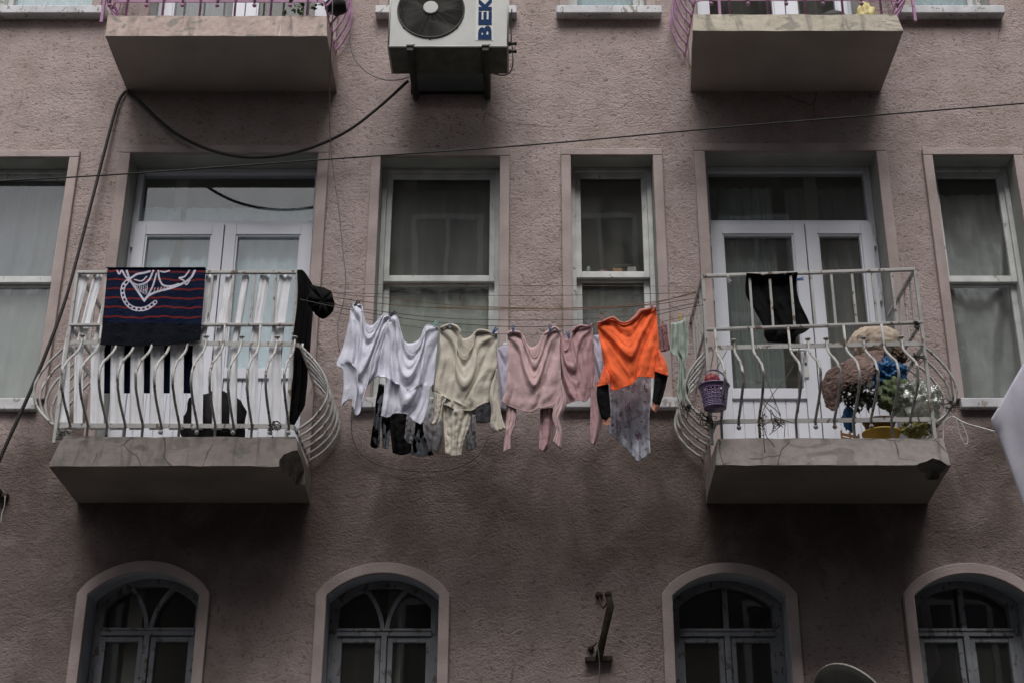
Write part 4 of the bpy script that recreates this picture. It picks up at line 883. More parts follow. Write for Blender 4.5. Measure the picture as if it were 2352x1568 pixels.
s = shirt('sweater', 'rose', YF + .0, pts(G2, 520, 330, 545, 440, 570, 485, 605, 440, 640, 320, 700, 275, 760, 282, 806, 252), pts(G2, 806, 252, 815, 450, 825, 690, 800, 850, 785, 878),
    pts(G2, 580, 942, 650, 920, 700, 908, 740, 925, 785, 878), pts(G2, 520, 330, 525, 500, 540, 780, 580, 942),
    'dusty pink sweater pegged between the light pink sweater and the orange shirt', 'sweater', swag(.015, 12, 2.4, 8), pts(G2, 520, 330, 560, 378, 592, 374, 640, 310, 700, 265, 806, 252))
collar(s, 'rose', YF, pts(G2, 630, 320, 655, 288, 705, 268, 760, 276, 806, 252), .010, 5)
sleeve(s, 'rose', YF - .02, pts(G2, 790, 870, 788, 1050, 785, 1180, 790, 1292), pts(G2, 827, 690, 880, 960, 885, 1080, 852, 1230, 822, 1305), seed=8)
sleeve(s, 'rose', YF + .03, pts(G2, 352, 990, 346, 1150, 340, 1290, 342, 1345), pts(G2, 458, 975, 465, 1120, 440, 1290, 392, 1362), seed=9)
s = shirt('shirt', 'orange', YF - .05, pts(G2, 845, 252, 920, 232, 985, 225, 1050, 262, 1110, 262, 1180, 222, 1240, 160, 1360, 108), pts(G2, 1360, 108, 1375, 300, 1385, 460, 1362, 560, 1345, 718),
    pts(G2, 962, 812, 1000, 826, 1060, 802, 1150, 770, 1195, 718, 1240, 707, 1345, 718), pts(G2, 845, 252, 880, 440, 908, 620, 950, 720, 962, 812),
    'bright orange shirt with black sleeves pegged by its hem band', 'shirt', swag(.015, 12, .9, 9), pts(G2, 850, 250, 985, 208, 1060, 240, 1110, 238, 1180, 192, 1225, 145, 1355, 110))
collar(s, 'orange_collar', YF - .055, pts(G2, 848, 250, 900, 228, 950, 208, 990, 202, 1040, 235, 1080, 246), .011, 6); collar(s, 'orange_collar', YF - .055, pts(G2, 1080, 246, 1130, 232, 1185, 190, 1222, 145, 1280, 128, 1358, 110), .013, 7)
sleeve(s, 'orange', YF - .06, pts(G2, 905, 615, 880, 700, 845, 797), pts(G2, 925, 640, 955, 700, 955, 768), 'sleeve', 1, .006, 10)
sleeve(s, 'orange', YF - .06, pts(G2, 1368, 500, 1358, 600, 1350, 662), pts(G2, 1385, 470, 1450, 600, 1466, 705), 'sleeve', 1, .006, 11)
for a, b, sd in ((pts(G2, 847, 790, 846, 900, 880, 1040, 895, 1078), pts(G2, 942, 772, 955, 900, 962, 1000, 958, 1068), 12), (pts(G2, 1350, 655, 1345, 760, 1335, 860, 1328, 920), pts(G2, 1462, 700, 1440, 800, 1415, 890, 1388, 968), 13)):
    sleeve(s, 'black_cloth', YF - .045, a, b, 'lower_sleeve', 1, .007, sd)
sleeve(s, 'salmon', YF - .04, pts(G2, 892, 1072, 900, 1130), pts(G2, 958, 1062, 956, 1132), 'cuff', 1, .003, 1); sleeve(s, 'salmon', YF - .04, pts(G2, 1330, 905, 1322, 985), pts(G2, 1388, 965, 1355, 1022), 'cuff', 1, .003, 2)
# floral scarf with a lace edge, behind the orange shirt
lace = [G2(948 + (1205 - 948) * t + 5 * math.sin(t * 60), 1205 + 250 * t ** 1.15 + 5 * math.cos(t * 47)) for t in [i / 40 for i in range(41)]] + [G2(1205 + 105 * t + 4 * math.sin(t * 40), 1455 - 75 * t + 4 * math.cos(t * 31)) for t in [i / 18 for i in range(1, 19)]]
o = cloth('scarf', 'floral', -.6, pts(G2, 935, 640, 1320, 620), sm(pts(G2, 1320, 620, 1312, 900, 1300, 1100, 1311, 1380)), lace, sm(pts(G2, 935, 640, 945, 900, 946, 1100, 948, 1205)), vfold(.016, 3.2, .5, 14), None, 60, 60, base=tuple(P(*G2(1130, 640), -.6)))
tag(o, 'white floral scarf with lace edge, hanging behind the orange shirt', 'scarf', 'washing on the clotheslines')
def simple(name, mat, Y, T, Rr, Bt, L, label, cat, fold): return tag(cloth(name, mat, Y, sm(T), sm(Rr), sm(Bt), sm(L), fold, None, 30, 34, base=tuple(P(*T[0], Y))), label, cat, 'washing on the clotheslines')
simple('cloth', 'dark_rose', -.6, pts(G2, 1380, 268, 1412, 262, 1452, 255), pts(G2, 1452, 255, 1465, 380, 1482, 470), pts(G2, 1395, 492, 1440, 490, 1482, 470), pts(G2, 1380, 268, 1388, 380, 1395, 492), 'small dark rose cloth pegged just right of the orange shirt', 'cloth', vfold(.01, 2, 0, 15))
o = simple('towel', 'green_cloth', -.7, pts(G2, 1490, 242, 1530, 240, 1590, 222, 1612, 188), pts(G2, 1612, 188, 1640, 330, 1640, 480, 1612, 610, 1640, 760, 1660, 830, 1622, 890), pts(G2, 1580, 950, 1600, 972, 1622, 890), pts(G2, 1490, 242, 1485, 400, 1484, 500, 1545, 540, 1552, 700, 1540, 860, 1580, 950), 'pale sage green cloth hanging straight, last at the right of the washing', 'cloth', vfold(.016, 2.2, 1, 16))
simple('shirt', 'lilac', -.45, pts(G1, 1505, 460, 1555, 440, 1640, 432), pts(G1, 1640, 432, 1660, 700, 1650, 960), pts(G1, 1510, 980, 1580, 1000, 1650, 960), pts(G1, 1505, 460, 1500, 700, 1510, 980), 'pale lilac shirt on a white hanger behind the cream sweater', 'shirt', swag(.012, 9, 0, 17))
simple('shirt', 'lilac', -.5, pts(G2, 815, 348, 845, 350, 885, 340), pts(G2, 885, 340, 900, 500, 905, 640), pts(G2, 835, 770, 870, 760, 905, 640), pts(G2, 815, 348, 815, 500, 835, 770), 'pale lilac shirt showing between the dusty pink sweater and orange shirt', 'shirt', swag(.01, 8, 1, 18))
o = thing('hanger', tuple(P(*G1(1585, 415), -.45)), 'white plastic hanger holding the pale lilac shirt', 'hanger'); c = P(*G1(1585, 415), -.45)
m = MB(); m.bar(P(*G1(1550, 430), -.45), P(*G1(1620, 415), -.45), .012, .022); m.build('bar', 'tag', o, bevel=.004); m = MB(); m.tube(smooth_path([c + Vector(v) for v in ((0, 0, 0), (0, 0, .04), (.015, 0, .06), (.03, 0, .045))], 12), .003, 6); m.build('hook', 'tag', o, True)
simple('shirt', 'charcoal', -.35, pts(G1, 1290, 800, 1400, 800, 1470, 800), pts(G1, 1470, 800, 1465, 950, 1455, 1090), pts(G1, 1310, 1100, 1380, 1112, 1455, 1090), pts(G1, 1290, 800, 1300, 950, 1310, 1100), 'charcoal shirt hem showing behind the cream sweater right sleeve', 'shirt', vfold(.01, 2, 0, 19))
for T, Rr, Bt, L, lab, mt, ct in (
    (pts(G1, 470, 770, 515, 770), pts(G1, 515, 770, 505, 1000, 480, 1180, 470, 1320), pts(G1, 395, 1310, 430, 1330, 470, 1320), pts(G1, 470, 770, 440, 950, 415, 1150, 395, 1310), 'cow print trouser leg in front of the sill, lefthand', 'cow', 'trousers'),
    (pts(G1, 490, 1040, 570, 1050), pts(G1, 570, 1050, 565, 1180, 550, 1330), pts(G1, 500, 1320, 525, 1335, 550, 1330), pts(G1, 490, 1040, 495, 1180, 500, 1320), 'shorter cow print trouser leg beneath the second white shirt', 'cow', 'trousers'),
    (pts(G1, 790, 1080, 850, 1090), pts(G1, 850, 1090, 860, 1200, 945, 1390), pts(G1, 745, 1385, 850, 1400, 945, 1390), pts(G1, 790, 1080, 780, 1200, 745, 1385), 'cow print cloth hanging low beside the cream trousers', 'cow', 'trousers'),
    (pts(G1, 715, 1020, 785, 1060), pts(G1, 785, 1060, 780, 1180, 765, 1300), pts(G1, 690, 1240, 720, 1280, 765, 1300), pts(G1, 715, 1020, 705, 1130, 690, 1240), 'pale grey sleeve dangling below the second white shirt', 'grey_cloth', 'shirt'),
    (pts(G1, 905, 880, 1035, 920), pts(G1, 1035, 920, 1030, 1200, 985, 1380), pts(G1, 870, 1260, 930, 1340, 985, 1380), pts(G1, 905, 880, 850, 1060, 870, 1260), 'pale grey shirt hanging behind the cream sweater left sleeve', 'grey_cloth', 'shirt'),
    (pts(G1, 1240, 1030, 1310, 1040), pts(G1, 1310, 1040, 1315, 1180, 1330, 1310), pts(G1, 1225, 1330, 1270, 1352, 1330, 1310), pts(G1, 1240, 1030, 1215, 1180, 1225, 1330), 'pale grey sleeve dangling right of the cream trousers', 'grey_cloth', 'shirt'),
    (pts(G1, 560, 1020, 760, 1020), pts(G1, 760, 1020, 755, 1200, 750, 1370), pts(G1, 590, 1370, 670, 1390, 750, 1370), pts(G1, 560, 1020, 570, 1200, 590, 1370), 'black garment in the back row beneath the second white shirt', 'black_cloth', 'garment')):  # black sheet added where the wall only lies in shadow
    simple('garment' if ct != 'trousers' else 'trousers', mt, {'cow': -.5, 'grey_cloth': -.45, 'black_cloth': -.3}[mt], T, Rr, Bt, L, lab, ct, vfold(.012, 2, len(lab), len(lab)))

def peg(px, py, Y, ang, mat, label):
    c = P(px, py, Y); d = Vector((math.sin(ang), -.12, math.cos(ang))); s_ = Vector((math.cos(ang), 0, -math.sin(ang))); m = MB()
    for k in (-1, 1): m.bar(c - d * .02 + s_ * k * .0035, c + d * .028 + s_ * k * .0075, .009, .006, s_)
    m.lathe(c, [(.006, -.006), (.008, 0), (.006, .006)], 8, (0, 1, 0))
    tag(m.build('clothes_peg', mat, None, base=tuple(c)), label, 'clothes peg', 'pegs on the clotheslines')
for (f, x, y, a, mt, lb_) in ((G1, 272, 78, .7, 'peg_dark', 'dark peg on the left shoulder of the leftmost white shirt'), (G1, 588, 168, .9, 'peg_dark', 'dark peg joining the two white shirts'), (G1, 958, 255, .45, 'peg_green', 'pale green peg at the right shoulder of the second white shirt'),
    (G1, 1088, 262, 0, 'peg_pale', 'pale peg on the left shoulder of the cream sweater'), (G1, 1475, 315, .6, 'peg_blue', 'tilted blue peg on the right shoulder of the cream sweater'), (G2, 115, 300, 0, 'peg_blue', 'blue peg on the left shoulder of the light pink sweater'),
    (G2, 437, 300, 0, 'peg_blue', 'blue peg where the two pink sweaters meet'), (G2, 597, 355, -.2, 'peg_blue', 'small blue peg in the dip of the dusty pink sweater'), (G2, 775, 250, -.4, 'peg_pale', 'pale lilac peg on the dusty pink sweater right shoulder'),
    (G2, 890, 208, -.3, 'peg_pink', 'pinkish peg on the left shoulder of the orange shirt'), (G2, 1325, 103, -.5, 'peg_pink', 'pinkish peg at the right top of the orange shirt'), (G2, 1415, 245, .1, 'peg_pink', 'pinkish peg on the small dark rose cloth'), (G2, 1567, 195, 0, 'peg_yellow', 'yellow peg on the pale sage cloth')):
    peg(*f(x, y), YF - .075, a, mt, lb_)

# ------------------------------------------------------------------ left balcony: towel, plastic strips, black things
def seg_d(p, a, b):
    ax, ay = a; bx, by = b; dx, dy = bx - ax, by - ay; t = max(0, min(1, ((p[0] - ax) * dx + (p[1] - ay) * dy) / max(1e-9, dx * dx + dy * dy)))
    return math.hypot(p[0] - ax - t * dx, p[1] - ay - t * dy), t * math.hypot(dx, dy)
def stroke(pl): return [(v.x, v.y) for v in smooth_path(pl, 24)]
STROKES = [(stroke(pts(Z4, 820, 895, 850, 945, 905, 985, 950, 988, 1000, 960, 1030, 895)), 2.6), (stroke(pts(Z4, 850, 895, 872, 955, 912, 1015, 968, 1098)), 3.0), (stroke(pts(Z4, 968, 1098, 1000, 1062, 1060, 1035, 1150, 1012, 1230, 980, 1285, 940, 1308, 895)), 3.2),
    (stroke(pts(Z4, 1062, 895, 1070, 950, 1095, 992, 1150, 1000, 1200, 985)), 2.6), (stroke(pts(Z4, 1050, 915, 1025, 1000, 995, 1060)), 2.2), (stroke(pts(Z4, 1270, 895, 1240, 935, 1205, 945, 1232, 960, 1250, 990, 1275, 960)), 2.2),
    (stroke(pts(Z4, 880, 945, 920, 920, 970, 910, 1005, 900)), 3.0), (stroke(pts(Z4, 785, 895, 800, 918, 815, 895)), 2.2), (stroke(pts(Z4, 905, 955, 950, 965, 985, 935)), 1.6), (stroke(pts(Z4, 1075, 900, 1105, 905, 1135, 897)), 2.0)]
for k in range(7): STROKES.append((pts(Z4, 905 + k * 14, 985 + (k % 2) * 8, 925 + k * 10, 1030 + k * 5), .9))
for k in range(9): STROKES.append((pts(Z4, 1040 + k * 22, 1012 - k * 3, 1034 + k * 22, 1036 - k * 6), .9))
CHAIN = stroke(pts(Z4, 852, 970, 828, 1000, 824, 1050, 845, 1108, 885, 1143, 935, 1155, 990, 1145, 1042, 1108))
def towel_mat(x, y):
    for pl, wd in STROKES:
        for a, b in zip(pl, pl[1:]):
            if seg_d((x, y), a, b)[0] < wd * .78: return 2
    acc = 0
    best = (99, 0)
    for a, b in zip(CHAIN, CHAIN[1:]):
        d, t = seg_d((x, y), a, b)
        if d < best[0]: best = (d, acc + t)
        acc += math.hypot(b[0] - a[0], b[1] - a[1])
    if best[0] < 4.9 and not (best[0] < 2.4 and (best[1] % 10.5) < 6): return 2
    if y > 740 + .02 * (x - 240): return 3
    yy = y + 1.6 * math.sin(x * .055) + .8 * math.sin(x * .17)
    for q in (624.5, 643, 664, 685, 706, 728.5):
        if abs(yy - q) < 2.0: return 1
    return 0
YT = yLL - .035
tw = thing('towel', tuple(P(360, 622, yLL)), 'navy towel with red stripes and white anchor hung over the left balcony railing', 'towel')
cloth('front_half', ['navy', 'red', 'motif', 'ink_black'], YT, [(247, 621), (472, 621)], [(472, 621), (466, 700), (459, 781)], sm([(231.5, 792), (340, 794), (420, 786), (459, 781)]), [(247, 621), (240, 700), (231.5, 792)], vfold(.006, 3, .4, 21), tw, 230, 190, .006, matf=towel_mat)
cloth('back_half', 'navy', 0, [(247, 621), (472, 621)], [(472, 621), (455, 760), (447, 902)], [(224, 902), (447, 902)], [(247, 621), (236, 760), (224, 902)], vfold(.008, 3, 1, 22), tw, 40, 40, .006, Yf=lambda u, v: yLL + .03 + .07 * v)
m = MB(); g = []
for i in range(7):
    a = math.pi * i / 6; g.append([Vector((0, 0, 0)) + P(247 + 225 * q / 10, 621, yLL) + Vector((0, -.034 * math.cos(a), .012 * math.sin(a))) for q in range(11)])
m.grid(g); m.build('fold', 'navy', tw, True, thick=.005)
# white plastic strips, one hanging from inside the top rail between every two bars
strip_px = [(181, 206), (215, 236)] + [(251 + 43.6 * i, 283 + 43.6 * i) for i in range(5)] + [(474, 500), (519, 541), (557, 574), (598, 620), (642, 671)]
for i, (a, b) in enumerate(strip_px):
    k0, k1 = -.15 * 320, (-.075) * 320
    sl0 = (a - PX) / 7500; yb_ = 986 if i else 975
    bx0, bx1 = a + sl0 * (yb_ - 632), b + sl0 * (yb_ - 632)
    o = cloth('plastic_strip', 'sheet', yLL + .022, [(a, 632), (b, 632)], [(b, 632), (bx1 + 2, 800), (bx1, yb_)], [(bx0, yb_), (bx1, yb_)], [(a, 632), (bx0 + 3 + (8 if i == 0 else 0), 800), (bx0 - (10 if i == 0 else 0), yb_)], vfold(.008, .8, i * 1.3, i + 30), None, 10, 40, .002, base=tuple(P(a, 632, yLL + .02)))
    lab = 'white plastic strip hanging inside the left balcony railing'
    if i == 0: lab = 'widest white plastic strip at the left corner of the left balcony'
    if i == len(strip_px) - 1: lab = 'white plastic strip at the black cloth corner of the left balcony'
    tag(o, lab, 'plastic strip', 'white plastic strips lining the left balcony')
c = P(492, 960, -.5); zfl = zLL + .003
m = blob((c.x, -.5, zfl + .17), (.215, .18, .25), 5.2, .16, zfl, 24); tag(m.build('black_bag', 'hair', None, True, base=(c.x, -.5, zfl)), 'round black bag sitting on the left balcony floor behind the bars', 'bag')
# black clothes over the right hand corner of the left balcony
o = tag(cloth('black_garment', 'black_cloth', 0, sm([(683, 620), (696, 622), (712, 645), (722, 664)]), sm([(722, 664), (716, 740), (711, 810), (706, 822)]), sm([(672, 780), (690, 800), (706, 822)]), sm([(683, 620), (684, 690), (672, 780)]), vfold(.012, 2.5, 1, 41), None, 30, 40, .006, Yf=lambda u, v: yLL - .03 + .5 * u, base=tuple(P(683, 620, yLL))), 'black garment draped over the right corner of the left balcony rail', 'garment')
m = MB(); ctr = (742, 695); n = 40; ou = stroke([(712, 655), (735, 660), (758, 668), (766, 690), (766, 712), (748, 731), (732, 729), (718, 712), (708, 690), (712, 655)])
g = []
for q in range(41):
    a, b = ou[int(q * (len(ou) - 1) / 40)]
    g.append([P(a + (742 - a) * t + (3.5 if t == 1 else 0) * math.cos(q * 2 * math.pi / 40), b + (691 - b) * t + (6 if t == 1 else 0) * math.sin(q * 2 * math.pi / 40), -.55 - .05 * math.sin(math.pi * t * .8) + .012 * math.sin(q * 1.3)) for t in [0, .2, .4, .6, .78, 1]])
# the hole is left open: inner ring at t = .78..1 keeps an opening
g = [[r[0], r[1], r[2], r[3], P(742 + 4.2 * math.cos(i * 2 * math.pi / 40), 691 + 7.5 * math.sin(i * 2 * math.pi / 40), -.58)] for i, r in enumerate(g)]
m.grid(g); tag(m.build('black_bundle', 'black_cloth', None, True, base=tuple(P(742, 695, -.5)), thick=.012), 'small black cloth bundle with a hole, hanging beside the left balcony', 'bundle')
o = tag(cloth('black_garment', 'black_cloth', -.35, sm([(676, 760), (705, 740)]), sm([(705, 740), (706, 860), (700, 930)]), sm([(655, 985), (672, 980), (700, 930)]), sm([(676, 760), (672, 870), (655, 985)]), vfold(.014, 2, 2, 42), None, 26, 34, .006, base=tuple(P(680, 760, -.35))), 'long black cloth hanging inside the right end of the left balcony', 'cloth')
o = tag(cloth('black_garment', 'black_cloth', -.62, sm([(640, 740), (652, 742)]), sm([(652, 742), (646, 830), (640, 876)]), sm([(617, 876), (640, 876)]), sm([(640, 740), (626, 820), (617, 876)]), vfold(.006, 1, 2, 43), None, 14, 24, .006, base=tuple(P(640, 740, -.62))), 'narrow black cloth hanging inside the left balcony near the corner', 'cloth')
knot(*Z5(345, 1040), yLL - .05, 11, 'grey_cord', 'frayed grey rag tied at the left corner of the left balcony', 14, .03, .004)
knot(*Z5(1560, 990), yLL - .05, 12, 'cable', 'black cord tangle at the broken corner of the left balcony', 9, .04, .004)
# iron bracket at the left edge of the picture
o = thing('wall_bracket', tuple(P(8, 1150, 0)), 'dark iron bracket with white string at the left edge of the wall', 'bracket')
m = MB(); q = P(6, 1138, 0); m.bar((q.x - .05, -.03, q.z), (q.x + .05, -.03, q.z - .01), .05, .03); m.bar((q.x, .0, q.z), (q.x - .01, -.2, q.z + .03), .03, .03); m.build('arm', 'rust', o, bevel=.004)
m = MB(); m.tube(smooth_path([P(12, 1138, -.1), P(10, 1160, -.09), P(4, 1180, -.08), P(2, 1200, -.08)], 14), .003, 5); m.build('string', 'white_rope', o, True)

# ------------------------------------------------------------------ right balcony: washing, basket and the heap of bags
o = tag(cloth('black_garment', 'black_cloth', yLR - .03, sm(pts(Z7, 550, 133, 690, 138, 842, 127)), sm(pts(Z7, 842, 127, 836, 200, 850, 290, 910, 425, 885, 465, 838, 488, 826, 525)), sm(pts(Z7, 672, 525, 750, 528, 826, 525)), sm(pts(Z7, 550, 133, 546, 250, 592, 335, 648, 440, 650, 485, 672, 525)), vfold(.01, 2.2, 0, 44), None, 40, 44, .006, Yf=lambda u, v: yLR + .03 + .02 * v if v > .12 else yLR - .02 + .4 * v, base=tuple(P(*Z7(690, 130), yLR))), 'black trousers hung over the top rail of the right balcony', 'trousers')
peg(*Z7(852, 168), yLR - .04, 1.5, 'peg_blue', 'blue peg holding black trousers on the right balcony rail')
knot(*Z7(445, 160), yLR - .02, 21, 'white_rope', 'pale rag knotted on the right balcony top rail', 8, .016, .005)
zf = zLR + .003
def bag(name, px, py, Y, rad, mat, seed, label, cat='bag', amp=.3, flat=True, fq=1.8, ribs=0):
    c = P(px, py, Y); m = blob(c, rad, seed, amp, zf if flat else None, 44, fq, ribs, 0 if ribs else .34); return tag(m.build(name, mat, None, True, base=(c.x, Y, zf if flat else c.z)), label, cat)
# basket hanging on the left side of the railing
bc = P(*Z7(365, 775), -.92); o = thing('basket', tuple(bc), 'purple perforated plastic basket hanging on the side bars of right balcony', 'basket')
m = MB(); rt, rbm, hB = .094, .07, .155; nb, rows = 40, 13
for j in range(rows):
    for i in range(nb):
        hole = (j % 2 == 1 and i % 2 == 0 and 1 < j < rows - 2)
        if hole: continue
        z0_, z1_ = -hB * j / rows, -hB * (j + 1) / rows; r0, r1 = rt + (rbm - rt) * j / rows, rt + (rbm - rt) * (j + 1) / rows; a0, a1 = 2 * math.pi * i / nb, 2 * math.pi * (i + 1) / nb
        m.add([bc + Vector((r * math.cos(a), r * math.sin(a), z)) for r, a, z in ((r0, a0, z0_), (r0, a1, z0_), (r1, a1, z1_), (r1, a0, z1_))], [(0, 1, 2, 3)])
m.add([bc + Vector((rbm * math.cos(2 * math.pi * i / nb), rbm * math.sin(2 * math.pi * i / nb), -hB)) for i in range(nb)], [tuple(range(nb))])
m.build('body', 'basket', o, True, thick=.003)
m = MB(); m.tube([bc + Vector(((rt + .003) * math.cos(a), (rt + .003) * math.sin(a), 0)) for a in [2 * math.pi * i / 36 for i in range(36)]], .007, 7, True); m.build('rim', 'basket', o, True)
m = MB(); m.strip([bc + Vector((-.09 + .0, 0, 0))] + [bc + Vector((-.09 * math.cos(a) , .0, .115 * math.sin(a))) for a in [math.pi * i / 14 for i in range(1, 14)]] + [bc + Vector((.09, 0, 0))], .004, .016, (0, 1, 0)); m.build('handle', 'basket', o, True)
m = blob(bc + Vector((-.01, 0, .03)), (.05, .04, .06), 3, .3, n=12); tag(m.build('red_bag', 'red_plastic', None, True, base=tuple(bc + Vector((0, 0, -.02)))), 'dark red packet inside the purple hanging basket', 'packet')
cable('cord', 'cable', [P(*Z7(345, 690), -.92), P(*Z7(352, 640), -.9), P(*Z7(360, 590), -.86), P(*Z7(352, 560), yLR)], .003, 'black cord from which the purple basket hangs', 'cord')
# heap on the floor, back to front
bag('quilt', 2010, 790, -.35, (.17, .12, .13), 'quilt', 4, 'cream ribbed quilt bundled on top of the heap on the balcony', 'quilt', .12, False, 2, 13)
for k in range(1): pass
o = tag(cloth('carpet', 'carpet', -.55, pts(Z7, 1000, 740, 1012, 690, 1080, 650, 1180, 600, 1250, 580, 1335, 563), pts(Z7, 1335, 563, 1325, 640, 1250, 745), pts(Z7, 1005, 893, 1040, 912, 1062, 905, 1085, 870, 1095, 800, 1190, 782, 1250, 745), pts(Z7, 1000, 740, 978, 765, 980, 800, 1005, 893), lambda u, v: .015 * math.sin(math.pi * v) + .03 * math.sin(5 * u - 2 * v) + .008 * noise.noise(Vector((u * 18, v * 18, 1))), None, 44, 34, .02, base=tuple(P(*Z7(1150, 700), -.55))), 'brown plush carpet folded over the heap on the right balcony', 'carpet')
bag('dark_bag', *Z7(1410, 610), -.4, (.07, .06, .06), 'brown_pot', 6, 'small dark brown bundle wedged behind the blue plastic bag', 'bundle', .3, False)
bag('blue_bag', *Z7(1360, 715), -.5, (.125, .1, .115), 'blue_bag', 7, 'crumpled blue plastic bag in the heap on the right balcony', 'bag', .45, False, 2.6)
bag('green_bag', *Z7(1400, 830), -.58, (.13, .1, .13), 'net_green', 8, 'green mesh bag beside the clear plastic on the right balcony', 'bag', .3, False, 2.4)
bag('clear_bag', *Z7(1520, 860), -.62, (.17, .12, .145), 'clear', 9, 'big bag of clear plastic bottles in the corner of right balcony', 'bag', .35, False, 2.2)
# dark wilted plant: many leaf faces in the shade of the carpet
def leaves(name, c, rad, n, size, mat, label, seed, cat='plant'):
    random.seed(seed); m = MB(); c = Vector(c)
    for i in range(n):
        d = Vector((random.gauss(0, 1), random.gauss(0, 1), random.gauss(0, 1))).normalized() * random.random() ** .5
        p0 = c + Vector((d.x * rad[0], d.y * rad[1], d.z * rad[2])); a = Vector((random.gauss(0, 1), random.gauss(0, 1), random.gauss(-.3, 1))).normalized(); b = a.cross(Vector((random.gauss(0, 1), random.gauss(0, 1), 1))).normalized(); s_ = size * random.uniform(.6, 1.4)
        m.add([p0, p0 + a * s_ * .5 + b * s_ * .28, p0 + a * s_, p0 + a * s_ * .5 - b * s_ * .28], [(0, 1, 2, 3)])
    return tag(m.build(name, mat, None, base=tuple(c)), label, cat)
leaves('plant', P(*Z7(1190, 830), -.6), (.13, .07, .09), 420, .04, 'leaf_dark', 'dark wilted plant below the brown carpet on the right balcony', 5)
c = P(*Z7(1315, 1010), -.6); m = MB(); m.lathe((c.x, -.6, zf), [(.0001, 0), (.09, .002), (.12, .1), (.128, .102), (.128, .112), (.118, .112), (.085, .01), (.0001, .008)], 32); tag(m.build('basin', 'basin', None, True, base=(c.x, -.6, zf)), 'yellow plastic basin on the right balcony floor behind the bars', 'basin')
m = MB(); m.lathe((c.x, -.58, zf + .115), [(.0001, 0), (.085, 0), (.105, .075), (.112, .076), (.112, .086), (.1, .086), (.08, .01), (.0001, .008)], 30); tag(m.build('pot', 'brown_pot', None, True, base=(c.x, -.58, zf + .115)), 'brown plastic pot stacked in the yellow basin', 'pot')
bag('olive_bag', *Z7(1510, 1020), -.62, (.09, .08, .06), 'olive_bag', 12, 'olive green plastic bag right of the yellow basin', 'bag', .4, True, 2.6)
bag('blue_packet', *Z7(1135, 960), -.5, (.045, .05, .09), 'blue_bag', 13, 'small blue packet standing left of the yellow basin', 'packet', .3, True, 2.6)
c = P(*Z7(1150, 1030), -.62); m = MB()
for k in range(4): m.bar((c.x - .07, -.62, zf + .012 + .028 * k), (c.x + .06, -.55, zf + .012 + .028 * k), .006, .018)
for k in (-.07, -.005, .06): m.bar((c.x + k, -.62 + .07 * (k + .07) / .13, zf), (c.x + k, -.62 + .07 * (k + .07) / .13, zf + .12), .01, .014, (0, 1, 0))
tag(m.build('crate', 'crate', None, base=(c.x, -.6, zf)), 'orange slatted crate end left of the yellow basin', 'crate')
# dry stems and twine caught in the railing
def strings(label, name, mat, cat, plist, Y, r, seed):
    for pl in plist:
        pp = smooth_path(P3(pl, Y), 24); m = MB(); m.tube(pp, r, 5); yield tag(m.build(name, mat, None, True, base=tuple(pp[0])), label, cat, 'twine and stems caught in right railing')
TW = [pts(Z7, 605, 535, 620, 640, 660, 720, 690, 800, 745, 940), pts(Z7, 850, 555, 800, 690, 700, 820, 640, 930, 648, 1060, 655, 1150), pts(Z7, 645, 870, 700, 935, 745, 960, 820, 985), pts(Z7, 640, 950, 660, 1050, 690, 1090, 712, 1120), pts(Z7, 690, 950, 705, 1020, 680, 1050), pts(Z7, 770, 990, 765, 1065),
      pts(Z7, 690, 545, 640, 560, 620, 640, 640, 740, 600, 760), pts(Z7, 440, 570, 400, 640, 372, 690), pts(Z7, 590, 740, 640, 760, 650, 850, 720, 910, 745, 950), pts(Z7, 850, 560, 845, 700, 848, 900, 838, 930)]
for o in strings('dry twine strand caught in the right balcony bars', 'twine', 'twig', 'twine', TW, yLR - .12, .0028, 3): pass
leaves('dry_weed', P(*Z7(640, 980), yLR - .06), (.03, .03, .10), 60, .022, 'twig', 'dry weed growing through the lower band of right railing', 8)
knot(*Z7(720, 970), yLR - .05, 31, 'twig', 'tangle of twigs tied to the lower band of right railing', 12, .05, .003)
knot(*Z7(1510, 600), yLR - .02, 32, 'cable', 'black cord tangle at right corner of the cluttered balcony', 12, .05, .0025)
knot(*Z7(1520, 420), yLR - .02, 33, 'cable', 'black strap knotted at the right end of the middle rail', 10, .028, .005)
knot(*Z7(1720, 870), -.75, 34, 'cable', 'dark cords tied round the bulged bars at the right end', 12, .05, .003)
knot(*Z7(220, 890), -.75, 35, 'cable', 'dark cords tied round the bulged bars near the basket', 10, .04, .003)
knot(*Z7(330, 960), -.8, 36, 'cable', 'cord tangle below the purple basket', 12, .05, .0028)
